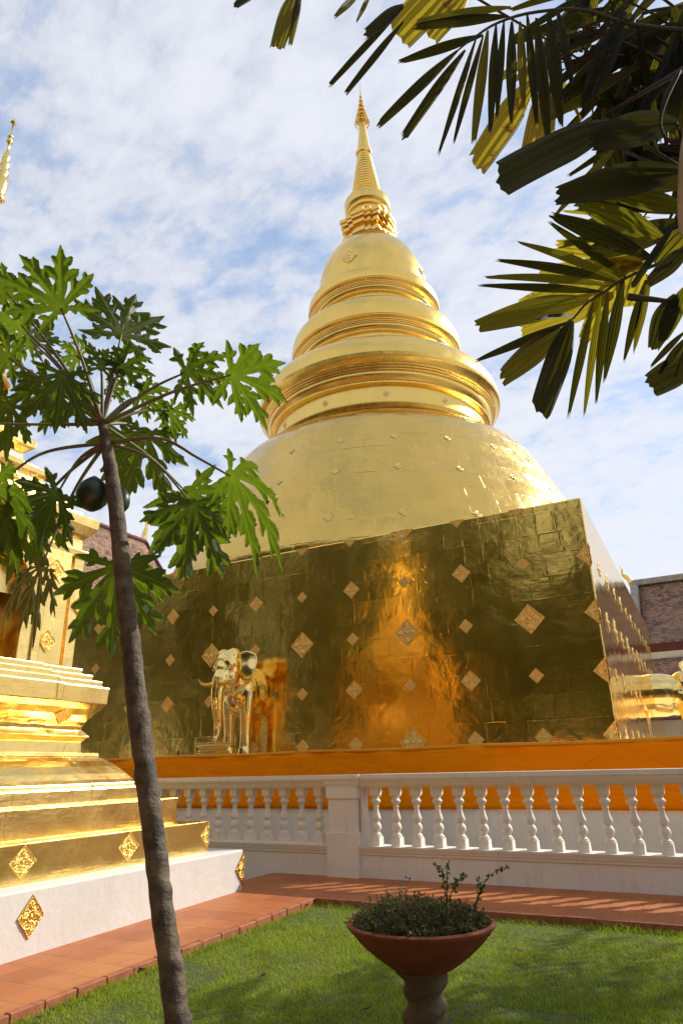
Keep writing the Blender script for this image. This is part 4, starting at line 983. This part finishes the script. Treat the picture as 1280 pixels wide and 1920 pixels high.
def make_papaya():
    PY = 2.4
    path = [(352,2100,55),(343,2010,52),(333,1920,50),(319,1800,47),(304,1700,45),(290,1580,43),(274,1450,43),(257,1320,41),(245,1200,38),(233,1100,35),(219,960,31),(208,880,26),(199,830,21),(192,795,17),(189,775,12)]
    pts = []; rad = []
    for x, y, w in path:
        p = ony(x, y, PY+.0*(1920-y)/1100); pts.append(p); dep = (p-EYEV).dot(FW); rad.append(w/2/FPX*dep*.94)
    base = Vector((pts[0].x+.02, PY, lawn_z(pts[0].x, PY)-.03)); pts = [base]+pts; rad = [rad[0]*1.15]+rad
    O = base.copy()
    t = thing('papaya_tree', O, 'slender papaya tree with lobed leaves and two dark fruits, leaning before the small chedi', 'tree')
    N = 210; cv = curve([p-O for p in pts], N); rr = [float(np.interp(i/(N-1)*(len(rad)-1), range(len(rad)), rad)) for i in range(N)]
    r = random.Random(5); m = MB(); scars = [(r.randint(2, N-8), r.randint(0, 23)) for _ in range(90)]
    def wob(i, j):
        w = 1+.05*mnoise.noise(Vector((j*.5, i*.16, 3)))+.025*math.sin(i*1.05+.7*math.sin(j*.5))
        for si, sj in scars:
            dj = min((j-sj) % 24, (sj-j) % 24); q = ((i-si)/1.7)**2+(dj/3.0)**2
            if q < 4: w += .10*math.exp(-q*1.2)-.07*math.exp(-((i-si-2.2)/1.2)**2-(dj/2.4)**2)
        return w
    m.tube(cv, rr, 24, wob=wob); m.build('trunk', 'papaya_bark', t)
    top = pts[-2]; top2 = pts[-3]
    A = lambda *a, **k: papaya_leaf(t, O, *a, **k)
    A(top, (115,578), 3.62, (42,452), 3.42, k=.9, droop=.10)
    A(top, (228,628), 4.15, (252,530), 4.35, k=.9, droop=.12)
    A(top, (348,698), 4.05, (445,690), 4.25, k=1.3, droop=.25)
    A(top, (433,703), 3.72, (545,742), 3.70, k=1.3, droop=.22)
    A(top, (96,722), 4.15, (16,790), 4.15, k=1.4, droop=.3, scale=.9)
    A(top, (118,702), 3.72, (98,826), 3.62, k=2.2, droop=.2, scale=.8)
    A(top, (18,672), 3.65, (-105,640), 3.5, k=1.0, droop=.2, via=[(95,722,3.75)])
    A(top, (40,610), 4.2, (-60,560), 4.3, k=.9, droop=.15)
    A(top, (272,812), 4.25, (240,930), 4.15, k=1.8, droop=.25)
    A(top, (318,770), 4.3, (345,800), 4.3, k=1.5, droop=.25, scale=1.5)
    A(top2, (360,945), 3.82, (342,1065), 3.72, k=2.0, droop=.2, via=[(285,862,3.9)])
    A(top, (352,925), 4.25, (425,1055), 4.15, k=2.0, droop=.2)
    A(top2, (432,893), 3.70, (540,968), 3.62, k=.8, droop=.55, via=[(300,822,3.85), (370,858,3.78)], spread=1.0, crumple=.25)
    A(top2, (108,925), 3.55, (22,1000), 3.42, k=1.2, droop=.25, via=[(150,860,3.8)])
    A(top2, (-12,915), 3.45, (75,985), 3.3, k=1.4, droop=.25, via=[(80,850,3.75)])
    A(top, (-90,792), 3.5, (-190,800), 3.3, k=1.0, via=[(80,796,3.75)])
    A(top2, (78,1062), 3.52, (38,1125), 3.45, k=1.2, droop=.8, mat='papaya_pale', via=[(140,920,3.75)], crumple=.9, sc_side=1.05)
    A(top2, (218,1062), 4.05, (212,1215), 3.95, k=1.9, droop=.15)
    A(top2, (240,1075), 4.3, (318,1105), 4.3, k=1.6, droop=.3)
    A(top, (20,760), 3.9, (-40,830), 3.85, k=1.6, droop=.25)
    A(top, (10,545), 3.9, (-70,500), 3.8, k=1.0, droop=.15)
    A(top2, (60,960), 3.75, (20,1060), 3.7, k=1.6, droop=.3)
    for i, (c_, tp, sc) in enumerate((((190,690),(206,632),1.0),((226,690),(284,648),1.0),((150,668),(112,628),1.0),((265,742),(335,752),1.0),((205,725),(250,735),1.0),((160,735),(128,760),1.0),((60,640),(100,585),1.0))):
        A(top, c_, 4.0+.07*i, tp, 4.05+.08*i, k=1.3, droop=.25, seed=i)
    for px, py, w, h, d in ((174,926,.088,.105,3.72),(228,938,.05,.085,3.98)):
        c = at(px, py, d)-O; m = MB(); m.lathe([(-h,.004),(-h*.92,w*.30),(-h*.75,w*.62),(-h*.45,w*.92),(-.1*h,w),(.3*h,w*.92),(.6*h,w*.70),(.85*h,w*.36),(h,w*.12)], tuple(c), 28); m.build('fruit', 'fruit', t)
make_papaya()

# ------------------------------------------------------------------ areca palm
def leaflet(m, b, t, w, sag=.05, tipw=.55, jag=True, nrm=None, twist=0.0, r=rnd, mi=0):
    """pleated leaflet from b to t, ragged across the tip"""
    b, t = Vector(b), Vector(t); L = (t-b).length; d = (t-b).normalized()
    view = (b-EYEV).normalized(); s0 = d.cross(nrm or view).normalized(); up = s0.cross(d)
    N = 12; K = 9; vs = []; uv = []
    for i in range(N+1):
        f = i/N; w_ = w*(.22+.78*math.sin(min(1, f/.5)*PI/2)) if f < .5 else w*(1-(1-tipw)*((f-.5)/.5)**1.6)
        a = twist*f; s = s0*math.cos(a)+up*math.sin(a); u = s.cross(d)*-1
        c = b.lerp(t, f)-Vector((0, 0, 1))*sag*L*4*f*(1-f)*-.5
        for k in range(K):
            q = -1+2*k/(K-1); ext = 0
            if i == N and jag: ext = r.uniform(-.045, .04)*min(L, .6)
            vs.append(c+s*w_*q+u*((.12 if k % 2 else -.06)*w_+.25*w_*abs(q))+d*ext); uv.append((k/(K-1), f))
    m.add(vs, [(i*K+k, i*K+k+1, (i+1)*K+k+1, (i+1)*K+k) for i in range(N) for k in range(K-1)], False, uv, mi)
Z5 = lambda x, y: (840+.34375*x, 360+.34375*y)
Z4 = lambda x, y: (860+.328125*x, .328125*y)
Z2 = lambda x, y: (420+.671875*x, .671875*y)
def make_palm():
    O = Vector((.62, 3.55, lawn_z(.62, 3.55)-.03)); r = random.Random(21)
    t = thing('areca_palm', O, 'dark backlit areca palm overhanging the upper right corner', 'palm tree')
    crown = at(1330, 300, 3.9); m = MB()
    m.tube(curve([Vector((0,0,0)), Vector((.02,0,1.2)), crown-O-Vector((0,0,.9)), crown-O+Vector((0,0,.2))], 40), [.085-.0007*i+(.006 if i % 3 == 0 else 0) for i in range(40)], 16); m.build('trunk', 'palm_sheath', t)
    def frond(rach, leaves, mat, d, rr=.012):
        fm = MB()
        if not rach:
            rach = [(leaves[0][0]+90, leaves[0][1]-20, leaves[0][2])]+[(l_[0], l_[1], l_[2]) for l_ in leaves]
        if rach:
            cv = curve([at(*q)-O for q in rach], 24); fm.tube(cv, [rr*(1-.028*i) for i in range(24)], 8, mi=1)
        for bx, by, bd, tx, ty, td, wpx, tw in leaves:
            wpx = wpx*(.66 if wpx < 30 else .66+.34*min(1, (wpx-30)/14))
            b, tt = at(bx, by, bd)-O, at(tx, ty, td)-O
            v0 = (b+O-EYEV).normalized(); nn = (v0+Vector((0,0,1))*r.uniform(-.1,.5)+rv(r)*.25).normalized()
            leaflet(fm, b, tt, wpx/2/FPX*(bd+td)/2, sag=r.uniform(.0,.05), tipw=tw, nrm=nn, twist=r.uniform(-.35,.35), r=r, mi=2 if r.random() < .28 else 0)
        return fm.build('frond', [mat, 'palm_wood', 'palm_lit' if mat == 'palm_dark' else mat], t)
    # middle frond, seen from below against the sky
    rach = [(*Z5(1330,330),3.9),(*Z5(1150,390),3.85),(*Z5(1040,435),3.8),(*Z5(930,490),3.75),(*Z5(850,545),3.72),(*Z5(750,610),3.68),(*Z5(690,680),3.64),(*Z5(610,750),3.6)]
    LV = [((545,160),(965,462),26,.25),((380,275),(935,478),26,.2),((270,372),(912,490),28,.25),((205,465),(890,512),24,.3),((170,508),(850,545),26,.25),((152,735),(765,585),46,.5),((480,697),(690,675),15,.3),((155,916),(645,712),30,.35),((285,1020),(612,752),48,.6),((490,1205),(672,700),52,.85),((655,1222),(790,602),24,.25),((740,1215),(832,570),22,.25),((805,1145),(870,545),26,.2),((850,1030),(955,470),32,.15),((955,925),(1075,480),26,.15),((1010,875),(1100,450),24,.2),((560,130),(1110,365),40,.3),((725,70),(1180,262),44,.3),((640,20),(1010,110),20,.3)]
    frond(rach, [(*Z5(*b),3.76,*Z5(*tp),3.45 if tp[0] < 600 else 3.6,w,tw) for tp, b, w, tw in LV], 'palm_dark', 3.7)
    # yellowing frond behind it
    LV = [((405,640),(1090,350),58,.7),((405,750),(900,560),50,.8),((580,295),(1110,355),40,.6),((490,440),(1080,400),40,.6),((725,820),(960,400),44,.5),((960,620),(1040,380),60,.6),((620,105),(1100,140),14,.4)]
    frond([(*Z5(1330,300),4.2),(*Z5(1100,350),4.25),(*Z5(900,480),4.3)], [(*Z5(*b),4.25,*Z5(*tp),4.25,w,tw) for tp, b, w, tw in LV], 'palm_yellow', 4.3)
    # lower right frond
    LV = [((1115,860),(1240,560),46,.4),((1165,820),(1290,520),40,.4),((1100,955),(1290,760),20,.3),((1150,992),(1300,790),20,.3),((1208,952),(1310,820),20,.3),((1090,1065),(1320,930),56,.8),((1235,1010),(1340,800),24,.4)]
    frond([(*Z5(980,572),3.6),(*Z5(1150,590),3.6),(*Z5(1340,615),3.6)], [(*Z5(*b),3.6,*Z5(*tp),3.5,w,tw) for tp, b, w, tw in LV], 'palm_dark', 3.6, .02)
    frond(None, [(*Z5(1250,150),3.5,*Z5(1005,510),3.35,24,.7),(*Z5(1300,90),3.6,*Z5(900,10),3.5,40,.5),(*Z5(1320,300),3.8,*Z5(1080,500),3.7,40,.5),(*Z5(1330,200),3.9,*Z5(1120,420),3.9,60,.5)], 'palm_dark', 3.5)
    # broad upper leaves
    frond(None, [(*Z4(900,705),3.7,*Z4(222,1035),3.25,62,.95),(*Z4(1290,980),3.5,*Z4(560,1120),3.25,60,.5),(*Z4(905,830),3.8,*Z4(540,1240),3.5,26,.2),(*Z4(1240,700),3.6,*Z4(740,800),3.4,60,.6),(*Z4(1300,1060),3.7,*Z4(760,1010),3.5,44,.5)], 'palm_dark', 3.5)
    frond([(1330,120,4.2),(1180,100,4.2),(1030,120,4.2)], [(*Z4(425,465),4.2,*Z4(92,945),4.0,56,.85),(*Z4(520,470),4.2,*Z4(395,890),4.0,46,.8),(*Z4(530,440),4.2,*Z4(528,815),4.1,24,.5),(*Z4(470,600),4.2,*Z4(440,870),4.1,20,.5),(*Z4(400,330),4.25,*Z4(200,470),4.2,24,.6),(*Z4(540,350),4.2,*Z4(700,700),4.15,12,.4),(*Z4(690,420),4.2,*Z4(800,560),4.2,13,.6),(*Z4(805,550),4.2,*Z4(780,680),4.2,8,.2)], 'palm_yellow', 4.2)
    # hanging frond across the top
    LV = [((432,348),(650,142),30,.6),((500,383),(672,140),30,.7),((598,428),(702,108),22,.3),((640,400),(722,100),20,.3),((695,400),(735,85),30,.4),((742,368),(758,70),26,.4),((800,345),(802,60),30,.2),((835,300),(825,60),26,.3),((872,345),(845,40),24,.4),((905,410),(870,50),32,.3),((492,172),(722,98),28,.4),((528,75),(790,45),30,.5),((545,60),(800,20),24,.5),((760,330),(780,60),22,.3),((940,350),(905,40),34,.3),((970,240),(930,30),30,.3)]
    frond([(1320,60,3.9),(1180,45,3.85),(*Z2(1000,28),3.8),(*Z2(860,35),3.75),(*Z2(760,65),3.7),(*Z2(690,110),3.68),(*Z2(650,142),3.66)], [(*Z2(*b),3.75,*Z2(*tp),3.55,w,tw) for tp, b, w, tw in LV], 'palm_dark', 3.7)
    LV = [((292,240),(500,20),20,.6),((338,262),(500,60),20,.6),((390,95),(500,15),34,.7),((150,135),(205,-30),40,.8),((185,125),(215,-30),20,.6),((30,20),(110,-40),30,.5),((308,48),(380,-20),20,.4),((368,62),(412,-25),16,.3)]
    frond([(1250,-120,3.9),(900,-110,3.7),(700,-60,3.5),(540,-40,3.3)], [(*Z2(*b),3.55,*Z2(*tp),3.4,w,tw) for tp, b, w, tw in LV], 'palm_dark', 3.5)
    frond(None, [(*Z2(640,-60),4.2,*Z2(480,105),4.1,64,.9),(*Z2(680,-20),4.2,*Z2(570,105),4.1,44,.9),(*Z2(1010,180),4.2,*Z2(1000,330),4.2,14,.3),(*Z2(870,140),4.2,*Z2(840,240),4.2,24,.5)], 'palm_yellow', 4.2)
    # dense dark heart of the crown
    for g_ in range(5):
        LV = []
        for k in range(15):
            bx, by = r.uniform(1120, 1330), r.uniform(-60, 220); a = r.uniform(1.2, 2.9); l = r.uniform(110, 260)
            LV.append((bx, by, 4.0+.12*g_, max(955, bx+l*math.cos(a)), min(by+l*math.sin(a), 330), 3.9+.12*g_, r.uniform(20, 46), r.uniform(.2,.7)))
        frond([(1330, 230-50*g_, 4.0+.1*g_), (1230, 110-40*g_, 4.0+.1*g_), (1060, 40-40*g_, 4.0+.1*g_)], LV, 'palm_dark', 4.0)
    LV = []
    for k in range(16):
        bx, by = r.uniform(1190, 1330), r.uniform(180, 430); a = r.uniform(1.9, 3.3); l = r.uniform(90, 190)
        LV.append((bx, by, 4.1, bx+l*math.cos(a), min(by+l*math.sin(a), 500), 4.0, r.uniform(20, 50), r.uniform(.3,.7)))
    frond(None, LV, 'palm_dark', 4.1)
    frond(None, [(*Z4(1040,90),4.3,*Z4(990,240),4.3,24,.2),(*Z4(1240,230),4.5,*Z4(1190,330),4.5,20,.4),(*Z4(1100,380),4.5,*Z4(1060,440),4.5,14,.4),(*Z4(1010,800),4.3,*Z4(980,860),4.3,20,.5)], 'palm_yellow', 4.3)
    # crownshaft sheath, straps and flower stalks
    m = MB(); m.tube(curve([at(1318,215,3.35)-O, at(1305,290,3.35)-O, at(1298,360,3.35)-O, at(1294,430,3.35)-O, at(1293,445,3.35)-O], 20), [.085,.083,.081,.080,.079,.078,.077,.075,.073,.071,.069,.066,.063,.059,.054,.049,.044,.038,.030,.016], 20); m.build('sheath', 'palm_sheath', t)
    m = MB(); m.tube(curve([at(*Z4(1290,390),3.5)-O, at(*Z4(1100,500),3.5)-O, at(*Z4(930,600),3.52)-O, at(*Z4(830,660),3.55)-O], 16), [.015-.0006*i for i in range(16)], 8)
    m.tube(curve([at(*Z4(1260,400),3.4)-O, at(*Z4(1180,560),3.4)-O, at(*Z4(1150,700),3.4)-O, at(*Z4(1190,800),3.4)-O, at(*Z4(1290,800),3.4)-O], 18), [.010+.004*math.sin(i*.5) for i in range(18)], 8)
    m.build('sheath_strap', simple('brown_sheath', (.03,.014,.007), .7, .4, 9), t)
    m = MB()
    for k in range(16):
        x0, y0 = r.uniform(760, 1000), r.uniform(100, 330); x1, y1 = x0-r.uniform(90, 330), y0+r.uniform(40, 190)
        if k < 2: x0, y0, x1, y1 = ((800,430,765,680), (690,440,580,575))[k]
        cv = curve([at(*Z4(x0,y0),3.6)-O, at(*Z4((x0+x1)/2-20,(y0+y1)/2-10),3.58)-O, at(*Z4(x1,y1),3.56)-O], 22)
        m.tube(cv, [.0028]*22, 5)
        for i in range(22):
            for s in range(2): m.lathe([(-.006,.001),(0,.0055),(.006,.001)], tuple(cv[i]+rv(r)*.006), 5)
    m.build('flower_stalk', 'palm_flower', t)
make_palm()

# ------------------------------------------------------------------ the rest of the garden: unseen palm added beyond the right edge for shade, trees behind the viewer
def palm_frond(m, base, d, L, r, droop):
    d = Vector(d).normalized(); n = 16; p = Vector(base); pts = [p.copy()]
    for i in range(n): d = (d+Vector((0,0,-droop*(i+2)/n))).normalized(); p = p+d*(L/n); pts.append(p.copy())
    m.tube(pts, [.018-.0009*i for i in range(n+1)], 6, mi=1)
    for i in range(3, n+1):
        for s in (-1, 1):
            dd = (pts[i]-pts[i-1]).normalized(); sd = dd.cross(Vector((0,0,1))).normalized()*s
            tip = pts[i]+(sd*1.0+dd*.55+Vector((0,0,r.uniform(-.5,.1)))).normalized()*(.52*(1.1-.035*i))*r.uniform(.85,1.1)
            leaflet(m, pts[i], tip, .032, sag=.0, tipw=.4, nrm=Vector((0,0,1)), r=r)
def shade_palm(loc, H, label, nf=15, L=1.9, seed=1):
    r = random.Random(seed); t = thing('shade_palm', loc, label, 'palm tree', 'palms out of the picture to the right')
    m = MB(); m.tube([(0,0,0),(.03,0,H*.5),(0,.02,H)], [.09,.075,.06], 14); m.build('trunk', 'palm_sheath', t)
    for k in range(nf):
        a = 2*PI*k/nf+r.uniform(-.2,.2); el = r.uniform(.15, 1.2)
        f = MB(); palm_frond(f, (0,0,H), (math.cos(a)*math.cos(el), math.sin(a)*math.cos(el), math.sin(el)), L*r.uniform(.8,1.1), r, r.uniform(.10,.2)); f.build('frond', ['palm_dark', 'palm_wood'], t)
PALMS = [((2.7, 10.75, -.3), 5.0, 'garden palm between balustrade and terrace past the right edge, shading the lawn', 36, 2.3, 4)]
for a in PALMS: shade_palm(*a)
def leafy_tree_meshes():
    r = random.Random(9); m = MB(); blobs = []
    for k in range(34):
        a = r.uniform(0, 2*PI); q = 2.9*math.sqrt(r.random()); z = r.uniform(1.3, 9.0); f = 1-abs(z-5.0)/7; blobs.append((Vector((q*f*math.cos(a), q*f*math.sin(a), z)), r.uniform(.8, 1.5)))
    for c, R in blobs:
        for i in range(300):
            p = c+rv(r)*R*r.random()**.4; leaf_quad(m, p, rv(r, -.2), rv(r, .7), r.uniform(.14,.26), r.uniform(.04,.08))
    tk = MB(); tk.tube([(0,0,-.2),(.05,0,2),(.1,.05,4),(0,.1,7)], [.26,.2,.15,.05], 12)
    for c, R in blobs[::2]: tk.tube([(.05,.03,2.4+r.random()*2), tuple(c*.5+Vector((0,0,c.z*.2+.6))), tuple(c)], [.09,.05,.02], 7)
    return m, tk
def make_trees():
    t = thing('broad_tree', (0,0,0), 'broad green tree of the temple garden opposite the gold wall', 'tree', 'trees across the garden, mirrored dark in the gold')
    m, tk = leafy_tree_meshes(); m.build('crown', 'foliage', t); tk.build('trunk', 'bark', t)
    for k, (x, y, s, rz) in enumerate(((-4,-11.5,1.3,0),(1.5,-12,1.4,1.3),(7,-10,1.25,2.4),(-9.5,-10.5,1.25,3.3),(-15,-10,1.4,4.4),(-20.5,-8,1.3,5.2),(-26,-5,1.35,.8),(13,-5,1.35,.7),(-1,-18,1.8,2.9),(-12,-17,1.9,1.9),(9,-18,1.8,.3),(-22,-15,1.9,2.6),(16,3,1.3,2.1),(-32,-3,1.4,1.1),(-37,2,1.5,.2),(-30,-12,1.9,4.1),(-42,-5,1.9,3.0),(-5,-8.5,.8,2.0),(3.5,-8.5,.8,4.0),(-12.5,-7.5,.8,5.0),(-1,-8.8,.75,1.0),(-9,-8.2,.75,2.6))):
        o = t if k == 0 else copy_tree(t)
        o.location = (x, y, -.6); o.scale = (s*1.1, s*1.1, s*1.45); o.rotation_euler = (0, 0, rz)
make_trees()
# fallen leaves on the lawn
def fallen():
    r = random.Random(2); first = None
    for k, (px, py, lab) in enumerate(((971,1797,'brown fallen leaf on the lawn right of the terracotta bowl'),(492,1838,'brown fallen leaf on the lawn between papaya trunk and bowl'),(267,1824,'dark fallen leaf on the lawn just left of the papaya trunk'),(244,1806,'small fallen leaf against the brick kerb of the side walk'),(75,1909,'pale fallen leaf on the lawn in the lower left corner'),(574,1712,'fallen leaf at the far corner of the lawn by the walkway'),(689,1899,'fallen leaf on the shaded lawn left of the bowl foot'),(1270,1760,'fallen leaf on the lawn by the right edge of the photo'))):
        p = onz(px, py, -.085-.018*2.2)
        p.z = lawn_z(p.x, p.y)+.035; m = MB(); L = .045; vs = []; 
        for i in range(9):
            f = i/8; w = .018*math.sin(f*PI)**.8+.0004
            for q in (-1, 0, 1): vs.append((L*(f-.5)*2, w*q, .010*abs(q)*math.sin(f*PI)+.012*f*f+.004*math.sin(f*9)))
        m.add(vs, [(i*3+k_, i*3+k_+1, (i+1)*3+k_+1, (i+1)*3+k_) for i in range(8) for k_ in range(2)], True)
        o = m.build('fallen_leaf', 'dead_leaf') if first is None else first.copy()
        if first is None: first = o
        else: COL.objects.link(o)
        o.location = p; o.rotation_euler = (r.uniform(-.4,.4), r.uniform(-.4,.4), r.uniform(0,6)); tag(o, lab, 'leaf', 'fallen leaves on the lawn')
fallen()
